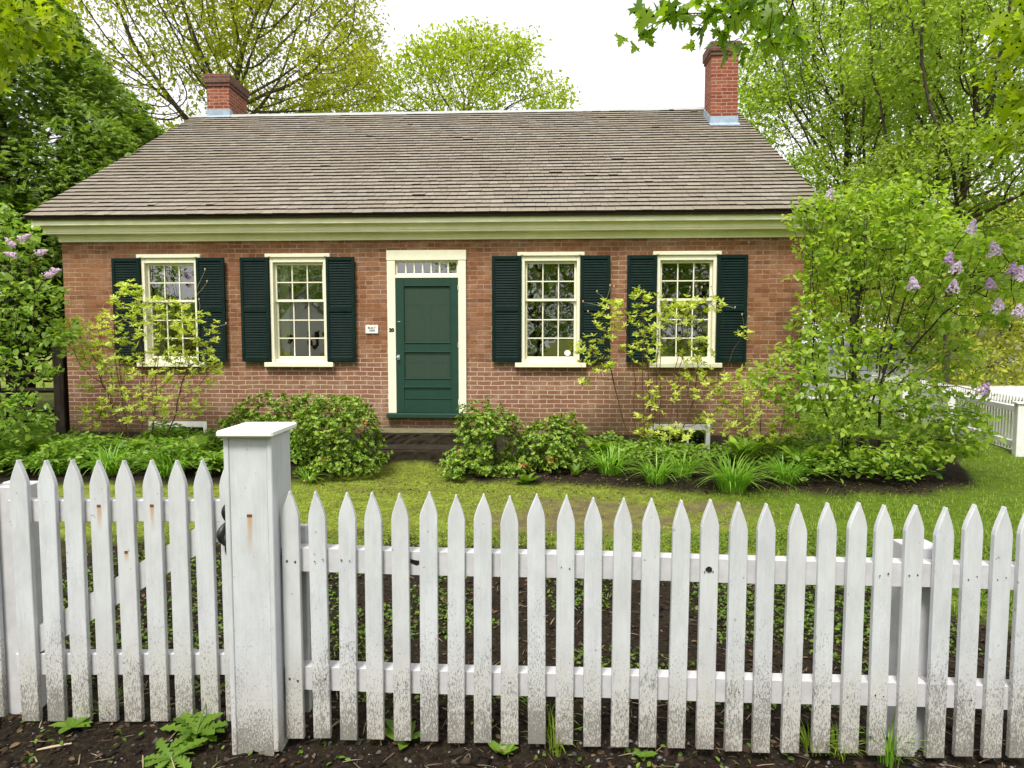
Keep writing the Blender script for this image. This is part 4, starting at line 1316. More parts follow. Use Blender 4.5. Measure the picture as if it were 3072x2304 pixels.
# --- cedars on the left
def cedar(x0, Y, top, rad, n, lab, seed):
    rs = np.random.RandomState(seed)
    g0 = Vector((x0, Y, -.1))
    t = empty('cedar_tree', g0, 0, lab, 'tree', 'cedars left of the house')
    m = MB(); m.tube([(0, 0, -.2), (.02, 0, 1.5), (-.02, .02, top * .5), (0, 0, top * .92)], [.20, .16, .10, .02], 10)
    rb = random.Random(seed)
    for k in range(60):
        z = rb.uniform(.8, top * .85); a = rb.uniform(0, 6.28); q = rad * .75 * max(.15, 1 - (z / top) ** 1.6)
        m.tube([(0, 0, z), (q * .5 * math.cos(a), q * .5 * math.sin(a), z - .05), (q * math.cos(a), q * math.sin(a), z + .25)], [.03, .02, .006], 4, False)
    m.build('trunk', M['bark_dark'], t, smooth=True)
    z = 1.5 + (top - 1.5) * rs.uniform(size=n) ** .95
    a = rs.uniform(0, 2 * math.pi, n)
    R = rad * np.clip(1.06 - ((z - 1.5) / (top - 1.5)) ** 1.9, .0, 1) * np.clip((z - .6) / 2.0, .35, 1)
    bum = vnoise(np.stack([np.cos(a) * 2.2, np.sin(a) * 2.2, z * .9], -1), seed) * .30 + vnoise(np.stack([np.cos(a) * 5, np.sin(a) * 5, z * 2.2], -1), seed + 1) * .20
    dep = rs.uniform(size=n) ** 2.2
    q = R * (1 + bum) * (1 - .55 * dep) + .06
    P = np.stack([q * np.cos(a), q * np.sin(a), z], -1)
    gap = vnoise(P * 1.7, seed + 5)
    P = P[gap > -.68]; a = a[gap > -.68]
    parts = []
    out = np.stack([np.cos(a), np.sin(a), 0 * a + .15], -1)
    main = nrm(out + rs.normal(size=P.shape) * .45)
    N = nrm(rs.normal(size=P.shape) * .4 + np.array([0, 0, 1.0]) + .35 * out)
    side = nrm(np.cross(N, main))
    for f in (-1.0, -.55, -.15, .3, .7, 1.1):
        D = nrm(main + side * f * .9 + np.array([0, 0, -.18]))
        parts.append(leaves(P + main * .05 * (1 - abs(f)), D, N, .12 * (1 - .25 * abs(f)) * rs.uniform(.7, 1.3, len(P)), SPRAY))
    V, Fq = join(parts)
    link('crown', np_mesh('crown', V, Fq), L['cedar'], t)
cedar(-10.6, 13.8, 9.6, 3.6, 42000, 'large dense dark green cedar at the left edge', 41)
cedar(-8.95, 15.4, 7.1, 2.15, 22000, 'smaller dark cedar sloping down behind the left roof edge', 42)
cedar(-14.5, 17.5, 8.5, 3.2, 12000, 'dark cedar mostly cut off by the left picture edge', 43)
cedar(-9.0, 11.9, 4.4, 1.2, 6000, 'low shaded cedar close to the left end of the house', 44)

# --- maples whose boughs hang into the top corners; trunks stand outside the frame
def overhang(lab, trunk, limb, lobes, mat, seed, size, n_per, sp=.10):
    rs_ = np.random.RandomState(seed)
    att = np.concatenate([ell(rs_, x, y, Yc, rx, ry, rd_, n, .2) for x, y, Yc, rx, ry, rd_, n in lobes])
    rt = [trunk + limb]
    return plant('maple_tree', lab, 'tree', trunk[0], rt, att, .09, .13, .003,
                 [dict(depth=3, per=n_per, spread=sp, size=size, tmpl=MAPLE, up=1.0, droop=.45)], (M['bark_dark'], mat), seed=seed, rmax=.16, trop=(0, 0, -.03), expo=2.4)
V_ = lambda *a: Vector(a)
overhang('maple bough with star shaped leaves hanging in from the top right', [V_(6.4, 4.6, -.1), V_(6.3, 4.6, 2.0), V_(6.1, 4.7, 3.6)],
         [V_(5.0, 4.8, 4.7), V_(3.9, 4.9, 4.75), V_(3.0, 5.0, 4.55), at(800, -20, 5.0), at(765, -12, 5.0)],
         [(735, 12, 5, 55, 22, .35, 40), (690, 10, 5.0, 26, 14, .2, 16), (655, 12, 5.0, 17, 12, .15, 14), (646, 38, 5.0, 7, 10, .1, 6), (770, 35, 5.2, 26, 22, .3, 26), (745, 20, 5.3, 40, 25, .3, 26)], L['maple_front'], 51, .105, 3, .07)
overhang('maple bough drooping at the right picture edge', [V_(7.0, 6.2, -.1), V_(6.9, 6.2, 2.2), V_(6.7, 6.2, 3.4)], [V_(5.9, 6.0, 4.0), V_(5.3, 5.9, 4.0)],
         [(1040, 70, 5.8, 26, 60, .4, 40), (1022, 135, 5.8, 14, 24, .25, 14), (1055, 20, 5.8, 60, 25, .4, 30)], L['maple_sunny'], 52, .12, 4, .10)
overhang('bright yellow green maple bough in the top left corner', [V_(-9.6, 6.0, -.1), V_(-9.5, 6.0, 2.4), V_(-9.1, 6.0, 4.3)], [V_(-8.0, 6.1, 4.9), V_(-6.8, 6.1, 5.0), V_(-5.7, 6.2, 4.95), at(-10, 8, 6.3)],
         [(15, 15, 6.3, 42, 26, .5, 50), (42, 32, 6.4, 24, 14, .3, 18), (-30, 40, 6.2, 40, 30, .5, 30)], L['maple_sunny'], 53, .12, 4, .10)

# --- lilacs
def flower_cluster(own, c, ax, ln, rad, mat, rs_, lab=None):
    n = int(150 * ln / .14)
    a = rs_.uniform(size=n); th = rs_.uniform(0, 6.283, n)
    ax = np.array(ax, float); ax /= np.linalg.norm(ax)
    u = nrm(np.cross(ax, [.3, .9, .2])); w = np.cross(ax, u)
    q = rad * (1 - a) ** .6 * rs_.uniform(.75, 1.1, n) * (1 + .15 * np.sin(a * 18 + th))
    o = u * np.cos(th)[:, None] + w * np.sin(th)[:, None]
    P = np.array(c) + ax * (a * ln)[:, None] + o * q[:, None]
    parts = []
    N = nrm(o + ax * .3 + rs_.normal(size=P.shape) * .3)
    t1 = nrm(np.cross(N, rs_.normal(size=P.shape))); t2 = np.cross(N, t1)
    for k in range(4):
        d = t1 * math.cos(k * 1.571) + t2 * math.sin(k * 1.571)
        parts.append(leaves(P, d, N, np.full(n, .0135), LEAF))
    V, Fq = join(parts)
    o_ = own(link('flower_cluster', np_mesh('flower_cluster', V, Fq), mat))
    if lab: o_['label'] = lab
    return o_

def lilac_right():
    rs_ = np.random.RandomState(61)
    Y = 8.1
    g0 = Vector((at(855, 480, Y).x, Y, -.05))
    att = np.concatenate([ell(rs_, x, y, Yc, rx, ry, rd_, n, .4) for x, y, Yc, rx, ry, rd_, n in (
        (850, 235, 8.2, 55, 48, .55, 150), (900, 215, 8.4, 50, 40, .5, 110), (840, 280, 8.0, 40, 45, .5, 110), (820, 222, 8.2, 22, 20, .3, 35), (895, 290, 8.0, 55, 50, .6, 140), (840, 348, 7.9, 55, 34, .6, 130), (905, 360, 7.9, 45, 26, .5, 70),
        (790, 380, 7.7, 42, 25, .4, 70), (840, 405, 7.6, 70, 30, .5, 110), (960, 262, 7.2, 50, 35, .5, 70), (985, 300, 6.9, 34, 28, .4, 60), (1015, 265, 6.8, 25, 35, .3, 40), (930, 250, 7.8, 40, 40, .5, 90), (870, 260, 8.3, 70, 60, .5, 260), (850, 215, 8.4, 60, 30, .5, 110), (838, 260, 8.2, 32, 55, .4, 110), (925, 400, 7.5, 55, 36, .45, 80), (958, 432, 7.3, 32, 28, .35, 55), (900, 400, 7.8, 50, 26, .4, 50), (885, 450, 7.4, 75, 20, .45, 45), (940, 435, 7.6, 40, 28, .45, 40), (812, 322, 7.9, 20, 16, .3, 20), (925, 235, 8.2, 40, 26, .4, 90), (880, 235, 8.5, 70, 40, .4, 130), (905, 275, 8.3, 50, 40, .4, 90), (925, 330, 8.2, 40, 40, .4, 70), (960, 355, 7.7, 22, 20, .3, 16))])
    rt = []
    for k in range(9):
        a = rs_.uniform(0, 6.28); q = rs_.uniform(.1, .30); sx = rs_.uniform(-.5, .5)
        p = g0 + V_(q * math.cos(a), q * math.sin(a) * .6, 0)
        rt.append([p, p + V_(sx * .2, 0, .35), p + V_(sx * .55, 0, .75), p + V_(sx * .95 + .06, 0, 1.15)])
    def extra(t, own, P, par, r, h, rs2):
        spots = [(829, 193, 8.0, 'l'), (970, 227, 6.35, 'l'), (996, 249, 6.35, 'l'), (955, 266, 6.35, 'l'), (914, 284, 6.35, 'l'), (953, 285, 6.35, 'l'), (991, 283, 6.35, 'd'), (1012, 268, 6.35, 'd'), (1018, 274, 6.35, 'l'), (998, 304, 6.35, 'l'), (1017, 310, 6.35, 'l'), (981, 388, 6.35, 'd'), (948, 258, 6.35, 'd')]
        for x, y, Yc, kind in spots:
            c = at(x, y + 3, Yc)
            j = int(np.argmin(((P - np.array(c)) ** 2).sum(1)))
            s = Vector(P[j])
            m = MB(); m.tube([s, s.lerp(c, .5) + V_(0, 0, .03), c + V_(0, 0, -.01), c + V_(.01, 0, .08)], [.006, .005, .004, .003], 5, False)
            own(m.build('flower_stalk', M['twig']))
            flower_cluster(own, c + V_(0, 0, -.03), (rs2.uniform(-.5, .5), rs2.uniform(-.6, .1), 1), rs2.uniform(.10, .14), rs2.uniform(.050, .064), L['lilac_flower' if kind == 'l' else 'dark_lilac_flower'], rs2)
    plant('lilac_bush', 'tall leafy lilac with purple flower clusters at the right corner of the house', 'bush', g0, rt, att, .075, .11, .0022,
          [dict(depth=2, per=9, spread=.066, size=.066, keep=lambda P: vnoise(P * 3.2, 5) > -.55, tmpl=HEART, up=1.7, droop=.30)], (M['bark_dark'], L['lilac_right']), ('stems', 'foliage'), seed=62, extra=extra, trop=(0, 0, .05), rmax=.04, expo=2.5)
lilac_right()

def lilac_left():
    rs_ = np.random.RandomState(63)
    Y = 8.4
    g0 = Vector((at(-25, 470, Y).x, Y, -.05))
    att = np.concatenate([ell(rs_, x, y, Yc, rx, ry, rd_, n, .4) for x, y, Yc, rx, ry, rd_, n in (
        (0, 250, 8.4, 38, 45, .5, 130), (20, 300, 8.3, 40, 28, .45, 100), (5, 340, 8.3, 45, 30, .45, 90), (45, 335, 8.4, 36, 20, .3, 70), (25, 370, 8.2, 35, 18, .3, 45), (-5, 410, 8.0, 40, 30, .4, 90), (20, 418, 7.9, 28, 24, .3, 60), (-40, 300, 8.4, 45, 80, .5, 150))])
    rt = [[g0 + V_(.08 * k, .05 * (k % 3), 0), g0 + V_(.12 * k, .05 * (k % 3), .5), g0 + V_(.2 * k, 0, 1.0)] for k in range(-3, 4)]
    def extra(t, own, P, par, r, h, rs2):
        for x, y, ax in ((20, 240, (1, 0, .5)), (14, 246, (-.5, -.2, .6)), (38, 253, (1, -.2, .2)), (16, 256, (-1, -.3, .3)), (46, 275, (1, -.3, 0)), (52, 271, (1, 0, .1))):
            c = at(x, y, 8.0)
            j = int(np.argmin(((P - np.array(c)) ** 2).sum(1))); s = Vector(P[j])
            m = MB(); m.tube([s, s.lerp(c, .5), c], [.005, .004, .003], 5, False); own(m.build('flower_stalk', M['twig']))
            flower_cluster(own, c, ax, rs2.uniform(.11, .16), .042, L['pale_lilac_flower'], rs2)
    plant('lilac_bush', 'leafy lilac with pale pink flower spikes at the left edge', 'bush', g0, rt, att, .075, .11, .0022,
          [dict(depth=2, per=6, spread=.055, size=.070, tmpl=HEART, up=1.7, droop=.3)], (M['bark_dark'], L['lilac']), ('stems', 'foliage'), seed=64, extra=extra, rmax=.04, expo=2.5)
lilac_left()

ELLN = 4.2
# --- loose yellow-green azaleas: leaves in whorls on thin upright stems
def whorl_shrub(lab, x0, Y, lobes, seed, nst, buds):
    rs_ = np.random.RandomState(seed)
    g0 = Vector((at(x0, 450, Y).x, Y, -.03))
    att = np.concatenate([ell(rs_, x, y, Y + dy, rx, ry, rd_, n, .3) for x, y, dy, rx, ry, rd_, n in lobes])
    rt = []
    for k in range(nst):
        f = (k / max(1, nst - 1) - .5) * 2
        p = g0 + V_(f * .16 + rs_.uniform(-.04, .04), rs_.uniform(-.12, .12), 0)
        rt.append([p, p + V_(f * .10, 0, .25), p + V_(f * .22, rs_.uniform(-.05, .05), .5)])
    rsx = np.random.RandomState(seed + 1)
    t = empty('azalea_shrub', g0, 0, lab, 'shrub', 'yellow green azaleas before the house')
    nd, par = grow(rt, att, .055, .062, rs=rsx, trop=(0, 0, .12), wob=.15)
    r, h = radii(par, .0017, 2.7, .010)
    m, P = branches(nd, par, r)
    def own(o):
        o.parent = t; o.matrix_parent_inverse = Matrix.Translation(-g0); return o
    own(m.build('stems', M['twig'], smooth=True))
    tips_ = np.where((h == 0) | ((h == 2) & (rsx.uniform(size=len(h)) < .35)) | ((h == 1) & (rsx.uniform(size=len(h)) < .3)))[0]
    tips_ = tips_[par[tips_] >= 0]
    parts = []
    for i in tips_:
        ax = nrm(P[i] - P[par[i]]) * .6 + np.array([0, 0, .8]) + rsx.normal(size=3) * .2
        ax /= np.linalg.norm(ax); u = np.cross(ax, [.1, .9, .3]); u /= np.linalg.norm(u); w = np.cross(ax, u)
        n = rsx.randint(6, 11)
        th = np.arange(n) * 6.283 / n + rsx.uniform(0, 6) + rsx.normal(size=n) * .2
        o = u * np.cos(th)[:, None] + w * np.sin(th)[:, None]
        el = rsx.uniform(.15, .9, n)[:, None]
        D = o + ax * el
        Nn = ax - o * el
        parts.append(leaves(np.repeat(P[i][None], n, 0) + ax * rsx.uniform(-.012, .012, n)[:, None], D, Nn, rsx.uniform(.045, .080, n), WIDE))
    V, Fq = join(parts)
    own(link('foliage', np_mesh('foliage', V, Fq), L['azalea']))
    m = MB()
    for x, y in buds:
        c = at(x, y, Y - .05)
        j = int(np.argmin(((P - np.array(c)) ** 2).sum(1)))
        m.tube([P[j], Vector(P[j]).lerp(c, .6) + V_(.01, 0, 0), c + V_(0, 0, -.008), c + V_(0, 0, .004), c + V_(0, 0, .016), c + V_(0, 0, .024)], [.002, .0018, .0020, .010, .009, .002], 6)
        own(m.build('bud', L['bud'], smooth=True)); m = MB()

    return t
whorl_shrub('loose yellow green azalea before the left front window', 142, 8.75,
    [(128, 300, 0, 18, 20, .2, 34), (125, 325, 0, 25, 22, .3, 34), (160, 320, -.1, 32, 26, .3, 44), (190, 335, 0, 32, 26, .3, 36), (120, 360, 0, 34, 22, .3, 34), (165, 370, -.1, 38, 24, .3, 40), (200, 365, 0, 22, 20, .25, 20), (100, 380, 0, 24, 14, .2, 16), (135, 405, -.15, 42, 20, .3, 40), (175, 405, -.1, 32, 16, .3, 24), (95, 415, 0, 16, 16, .2, 12), (200, 385, 0, 14, 12, .2, 8), (88, 340, .1, 30, 16, .2, 60), (75, 330, .1, 22, 12, .2, 30), (100, 358, .1, 28, 12, .2, 30)], 71, 7,
    [(205, 270), (207, 282), (190, 284), (163, 275), (171, 268), (199, 300), (226, 324), (182, 271)])
whorl_shrub('loose yellow green azalea with tall bare reddish stems before the right front window', 655, 8.8,
    [(640, 296, 0, 11, 9, .15, 12), (612, 320, 0, 20, 24, .25, 34), (650, 318, 0, 22, 26, .25, 40), (688, 312, 0, 22, 18, .25, 34), (712, 305, 0, 12, 8, .15, 10), (640, 350, 0, 24, 22, .25, 30), (695, 350, 0, 18, 24, .25, 24), (590, 350, 0, 16, 18, .2, 18), (605, 365, 0, 14, 14, .2, 12), (583, 380, 0, 8, 8, .1, 6), (700, 385, 0, 28, 20, .3, 30), (735, 395, 0, 18, 20, .25, 20), (660, 395, -.1, 22, 18, .3, 14), (720, 420, -.1, 28, 16, .3, 20), (665, 432, -.15, 30, 10, .3, 18), (745, 335, 0, 8, 8, .1, 5), (645, 420, -.1, 10, 8, .1, 6)], 73, 9,
    [(597, 292), (583, 302), (588, 312), (690, 288), (696, 287), (702, 288), (711, 287), (610, 286), (735, 308), (742, 315), (749, 317), (614, 287)])
whorl_shrub('low sparse azalea sprig at the right corner of the brick wall', 770, 8.5,
    [(745, 380, 0, 24, 12, .2, 18), (765, 400, 0, 26, 18, .25, 24), (750, 425, 0, 22, 14, .2, 14), (790, 430, -.1, 22, 16, .2, 14), (770, 440, -.1, 30, 8, .2, 10)], 75, 4, [])

ELLN = 2.5
# --- dense dark evergreen azaleas
def dense_shrub(lab, x0, Y, lobes, seed, flowers):
    rs_ = np.random.RandomState(seed)
    g0 = Vector((at(x0, 470, Y).x, Y, -.04))
    att = np.concatenate([ell(rs_, x, y, Y + dy, rx, ry, rd_, n, .9) for x, y, dy, rx, ry, rd_, n in lobes])
    att = att[att[:, 2] > .0]
    gapn = vnoise(att * 5.5, seed); att = att[gapn > -.28]
    sh = rs_.choice(len(att), 26); att = np.concatenate([att, att[sh] + (att[sh] - att.mean(0)) * .35 * rs_.uniform(.3, 1, (26, 1))]); att = att[att[:, 2] > .0]
    rt = [[g0 + V_(.06 * k, .05 * (-1) ** k, 0), g0 + V_(.12 * k, .04 * (-1) ** k, .14)] for k in range(-3, 4)]
    rsx = np.random.RandomState(seed + 1)
    t = empty('evergreen_shrub', g0, 0, lab, 'shrub', 'evergreen shrubs beside the steps')
    nd, par = grow(rt, att, .050, .058, rs=rsx, trop=(0, 0, .08), wob=.2)
    r, h = radii(par, .0011, 2.5, .010)
    m, P = branches(nd, par, r)
    def own(o):
        o.parent = t; o.matrix_parent_inverse = Matrix.Translation(-g0); return o
    own(m.build('stems', M['bark_dark'], smooth=True))
    idx = np.where((h <= 3) & (par >= 0))[0]
    idx = np.repeat(idx, 3)
    C = P[idx] + rsx.normal(size=(len(idx), 3)) * .028
    cen = att.mean(0)
    AX = nrm(nrm(C - cen) * .7 + np.array([0, 0, .8]) + rsx.normal(size=C.shape) * .3)
    u = nrm(np.cross(AX, rsx.normal(size=C.shape))); w = np.cross(AX, u)
    parts = []
    C = C + AX * .03
    for k in range(6):
        th = k * 1.047 + rsx.normal(size=len(C)) * .25
        o = u * np.cos(th)[:, None] + w * np.sin(th)[:, None]
        el = rsx.uniform(.2, 1.1, (len(C), 1))
        parts.append(leaves(C, o + AX * el, AX - o * el, rsx.uniform(.030, .052, len(C)), LEAF))
    V, Fq = join(parts)
    own(link('foliage', np_mesh('foliage', V, Fq), L['evergreen']))
    for x, y in flowers:
        c = np.array(at(x, y, Y - .28))
        j = int(np.argmin(((P - c) ** 2).sum(1))); c = P[j] + np.array([0, -.05, .02])
        n = 12
        pos = c + rsx.normal(size=(n, 3)) * .016
        V, Fq = leaves(pos, rsx.normal(size=(n, 3)) + np.array([0, -.5, -.3]), rsx.normal(size=(n, 3)) + np.array([0, -1, .4]), rsx.uniform(.03, .05, n), LEAF)
        own(link('wilted_flower', np_mesh('wilted_flower', V, Fq), L['orange']))
    return t
dense_shrub('dark evergreen shrub with wilted orange flowers, left of the stone steps', 338, 7.9,
    [(338, 430, 0, 42, 32, .42, 420), (345, 462, -.1, 40, 16, .35, 160), (320, 445, 0, 28, 26, .3, 130), (362, 440, 0, 20, 26, .25, 90)], 81, [(322, 461), (336, 436), (372, 423)])
dense_shrub('lighter evergreen shrub against the wall behind the gate post', 268, 8.8,
    [(270, 418, 0, 36, 22, .35, 260), (245, 430, 0, 24, 16, .3, 110), (300, 420, 0, 24, 24, .3, 130), (285, 440, -.1, 40, 18, .3, 130)], 83, [])
dense_shrub('dark evergreen shrub right of the stone steps', 486, 7.9,
    [(488, 440, 0, 32, 34, .38, 330), (468, 466, -.15, 26, 18, .3, 150), (500, 470, -.1, 34, 14, .3, 120), (478, 420, .1, 20, 16, .25, 70)], 85, [(456, 453)])
dense_shrub('smaller evergreen shrub with a gap in it, second right of the stone steps', 550, 8.0,
    [(548, 450, 0, 30, 28, .35, 240), (566, 436, .1, 18, 20, .25, 90), (535, 470, -.1, 30, 12, .3, 90), (565, 462, -.05, 18, 14, .25, 60)], 87, [(520, 463), (551, 460)])

# --- blades: daylilies and grass
def blades(rs_, P, H, W, lean, seg=4, az=None):
    n = len(P)
    az = rs_.uniform(0, 6.283, n) if az is None else az
    d = np.stack([np.cos(az), np.sin(az), 0 * az], -1); s = np.stack([-np.sin(az), np.cos(az), 0 * az], -1)
    rows = []
    for k in range(seg + 1):
        a = k / seg
        fwd = H * lean * (a ** 1.8) * .95
        upz = H * (a - lean * .62 * a ** 2.6)
        c = P + d * fwd[:, None] + np.array([0, 0, 1.]) * upz[:, None]
        w = W * (1 - a ** 2.2) * (.55 + .9 * a if a < .5 else 1) * .5 + .0004
        rows += [c - s * w[:, None], c + s * w[:, None]]
    V = np.stack(rows, 1)
    k = 2 * (seg + 1)
    f = np.array([(2 * q, 2 * q + 1, 2 * q + 3, 2 * q + 2) for q in range(seg)])
    Fq = f[None] + (np.arange(n) * k)[:, None, None]
    return V.reshape(-1, 3), Fq.reshape(-1, 4)

def clump(lab, x, y, Y, rad, h, n, seed, name='daylily_clump', cat='daylily', mat=None, group='daylily clumps in the flower beds'):
    rs_ = np.random.RandomState(seed)
    X = at(x, y, Y).x
    g0 = V_(X, Y, gz(X, Y))
    az = rs_.uniform(0, 6.283, n); q = rad * np.sqrt(rs_.uniform(size=n)) * .45
    P = np.stack([q * np.cos(az), q * np.sin(az), 0 * az - .01], -1)
    V, Fq = blades(rs_, P, h * rs_.uniform(.6, 1.15, n), np.full(n, .018), rs_.uniform(.35, 1.25, n), 6, az + rs_.normal(size=n) * .5)
    o = link(name, np_mesh(name, V, Fq), mat or L['dayl'], None, g0)
    return tag(o, lab, cat, group)
clump('daylily clump right of the evergreen shrubs, below the bare stems', 610, 470, 7.75, .30, .46, 150, 91)
clump('small daylily clump between the two large ones on the right', 656, 485, 7.3, .26, .42, 120, 92)
clump('short daylily clump half hidden behind the second one', 682, 478, 7.6, .24, .42, 110, 95)
clump('largest arching daylily clump at the front of the right bed', 732, 495, 7.0, .34, .52, 190, 93)
clump('daylily clump nearest the lilac in the right bed', 786, 490, 7.25, .28, .42, 150, 94)
clump('arching daylily clump behind the third gate picket from the left', 108, 478, 7.7, .30, .50, 170, 96)
clump('wide daylily clump just left of the gate post', 170, 480, 7.6, .34, .50, 190, 97)
clump('tuft of narrow leaves beside the gate post', 308, 478, 7.5, .14, .26, 50, 98)
clump('small daylily clump at the left end of the bed', 55, 482, 7.8, .28, .42, 120, 99)

# ferns, one thing each, in front of the house wall
def fern(lab, x, Y, h, n, seed):
    rs_ = np.random.RandomState(seed)
    X = at(x, 470, Y).x; g0 = V_(X, Y, gz(X, Y))
    parts = []
    for k in range(n):
        a = k * 6.283 / n + rs_.uniform(-.3, .3); ln = h * rs_.uniform(.8, 1.2)
        d = np.array([math.cos(a), math.sin(a), 0])
        m = 16
        s = np.linspace(.12, 1, m)
        C = d * (ln * .55 * s ** 1.6)[:, None] + np.array([0, 0, 1]) * (ln * (s - .35 * s ** 3))[:, None]
        T = nrm(np.gradient(C, axis=0)); sd = np.cross(T, np.array([0, 0, 1.])); sd = nrm(sd); N = np.cross(sd, T)
        w = ln * .26 * np.sin(np.pi * (s * .82 + .16))
        for sg in (-1, 1):
            parts.append(leaves(C, sd * sg + T * .45, N, w.clip(.01), NARROW))
        parts.append(leaves(C[:1] * 0, nrm(C[m // 2:m // 2 + 1]), N[m // 2:m // 2 + 1], np.array([ln * .9]), (np.array([(0, -.006, 0), (0, .006, 0), (1, .003, 0), (1, -.003, 0)]), np.array([(0, 1, 2, 3)]))) if False else parts[-1])
    V, Fq = join(parts)
    return tag(link('fern', np_mesh('fern', V, Fq), L['fern'], None, g0), lab, 'fern', 'ferns along the house front')
fern('feathery fern under the left basement window', 190, 8.2, .50, 11, 101)
fern('pale fern touching the left side of the gate post', 222, 7.7, .42, 9, 102)
fern('feathery fern at the foot of the lilac', 800, 7.5, .46, 11, 103)
fern('tall fern before the wall between azalea and lilac', 745, 8.1, .50, 10, 104)
fern('bushy fern at the base of the bare stemmed azalea', 600, 8.3, .50, 10, 105)
fern('light fern behind the middle gate pickets', 130, 8.2, .46, 10, 106)
fern('spreading fern in the left bed corner', 40, 8.3, .46, 10, 107)

# ground cover nobody could count
def cover(name, mat, regions, seed, size, hgt, tmpl=LEAF, where=None):
    rs_ = np.random.RandomState(seed)
    parts = []
    for X0, X1, Y0, Y1, n, hs in regions:
        X = rs_.uniform(X0, X1, n); Yv = rs_.uniform(Y0, Y1, n)
        dens = vnoise(np.stack([X, Yv, 0 * X], -1) * 2.2, seed)
        k = dens > -.35
        if where is not None: k &= where(X, Yv) > .5
        X, Yv, dens = X[k], Yv[k], dens[k]
        Z = ground_z(X, Yv) + hgt * hs * (.35 + .65 * rs_.uniform(size=len(X))) * (.7 + .5 * dens)
        P = np.stack([X, Yv, Z], -1); m = len(X)
        D = rs_.normal(size=(m, 3)) * np.array([1, 1, .35])
        N = rs_.normal(size=(m, 3)) * .4 + np.array([0, 0, 1])
        parts.append(leaves(P, D, N, size * rs_.uniform(.6, 1.3, m), tmpl))
    V, Fq = join(parts)
    return tag(link(name, np_mesh(name, V, Fq), mat), kind='stuff')
cover('ground_cover', L['under'], [(-8.5, -3.2, 7.5, 9.5, 16000, 1.15), (-4.2, -2.6, 8.2, 9.5, 2200, .8), (.3, 4.6, 7.9, 9.3, 4500, .9), (3.2, 5.6, 7.0, 8.6, 2600, .9), (-12, -7.4, 9.2, 14, 5000, 1.4), (4.6, 6.6, 9.0, 13, 2500, 1.5)], 111, .075, .36)
cover('seedlings', m_leaf('seedling_leaf', (.05, .115, .010), (.16, .26, .022), .35), [(-3, 3.5, 2.75, 5.4, 22000, .7), (1.2, 3.8, 3.4, 5.2, 5000, 1.0), (-3.4, 3.2, 1.9, 2.7, 800, .4), (-.5, 4.5, 6.6, 7.4, 260, .5), (-3.5, -.4, 5.0, 7.2, 240, .4), (-.6, 2.6, 5.4, 6.8, 300, .4)], 112, .025, .065)

# turf and moss
def turf():
    rs_ = np.random.RandomState(121)
    n = 260000
    X = rs_.uniform(-4.5, 9.5, n); Yv = 2.6 + 9.5 * rs_.uniform(size=n) ** 1.2
    clear = (1 - bed_mask(X, Yv)) * (1 - soil_mask(X, Yv)) * (1 - .93 * bare_mask(X, Yv))
    tuft = vnoise(np.stack([X, Yv, 0 * X], -1) * 5.5, 14) + .6 * vnoise(np.stack([X, Yv, 0 * X], -1) * 13, 15)
    clear = clear * sstep(-.75, .25, tuft)
    k = (rs_.uniform(size=n) < clear) & ~((X < -4) & (Yv > 7)) & (Yv < 12)
    X, Yv = X[k], Yv[k]
    right = sstep(1.2, 2.8, X + .5 * vnoise(np.stack([X, Yv, 0 * X], -1) * 1.1, 9))
    P = np.stack([X, Yv, ground_z(X, Yv) - .003], -1)
    for nm, sel, hh in (('moss', right < rs_.uniform(size=len(X)), .022), ('grass', None, .05)):
        if sel is None: sel = ~last
        last = sel
        q = P[sel]; m = len(q)
        tf = .75 + .5 * vnoise(q * 5.5, 14).clip(-.6, 1)
        V, Fq = blades(rs_, q, hh * tf * rs_.uniform(.4, 1.8, m), np.full(m, .0055 if nm == 'moss' else .0045), rs_.uniform(.2, .9, m), 2)
        tag(link(nm, np_mesh(nm, V, Fq), L['mossy' if nm == 'moss' else 'grass']), kind='stuff')
turf()

# crumbs of mulch, gravel and litter in the verge
def scatter_stones(name, mat, n, x0, x1, y0, y1, smin, smax, seed, flat=.7, yp=1.0, mask=None):
    rs_ = np.random.RandomState(seed)
    t = np.array([(1, 0, 0), (-1, 0, 0), (0, 1, 0), (0, -1, 0), (0, 0, 1), (0, 0, -1)], float)
    f = np.array([(0, 2, 4), (2, 1, 4), (1, 3, 4), (3, 0, 4), (2, 0, 5), (1, 2, 5), (3, 1, 5), (0, 3, 5)])
    X = rs_.uniform(x0, x1, n); Yv = y0 + (y1 - y0) * rs_.uniform(size=n) ** yp
    if mask is not None:
        k = mask(X, Yv) > .6; X, Yv = X[k], Yv[k]; n = len(X)
    S = smin + (smax - smin) * rs_.uniform(size=n) ** 3
    a = rs_.uniform(0, 6.283, n); el = rs_.uniform(.6, 1.6, n)
    c, s = np.cos(a), np.sin(a)
    v = t[None] * (1 + .35 * rs_.normal(size=(n, 6, 1)))
    vx = v[..., 0] * el[:, None]; vy = v[..., 1]; vz = v[..., 2] * flat
    V = np.stack([vx * c[:, None] - vy * s[:, None], vx * s[:, None] + vy * c[:, None], vz], -1) * S[:, None, None]
    V = V + np.stack([X, Yv, ground_z(X, Yv) + S * .15], -1)[:, None]
    Fq = (f[None] + (np.arange(n) * 6)[:, None, None]).reshape(-1, 3)
    tag(link(name, np_mesh(name, V.reshape(-1, 3), Fq), mat), kind='stuff')
def m_crumb(name, a, b):
    t = NT(name); r = t.n('NewGeometry').outputs['Random Per Island']
    t.principled(t.mixc(t.math('POWER', r, 2.5), a, b), .9, .15); return t.m
scatter_stones('gravel', m_crumb('gravel_stone', (.035, .032, .030), (.26, .25, .25)), 2600, -2.8, 3.4, 1.75, 2.75, .003, .013, 131)
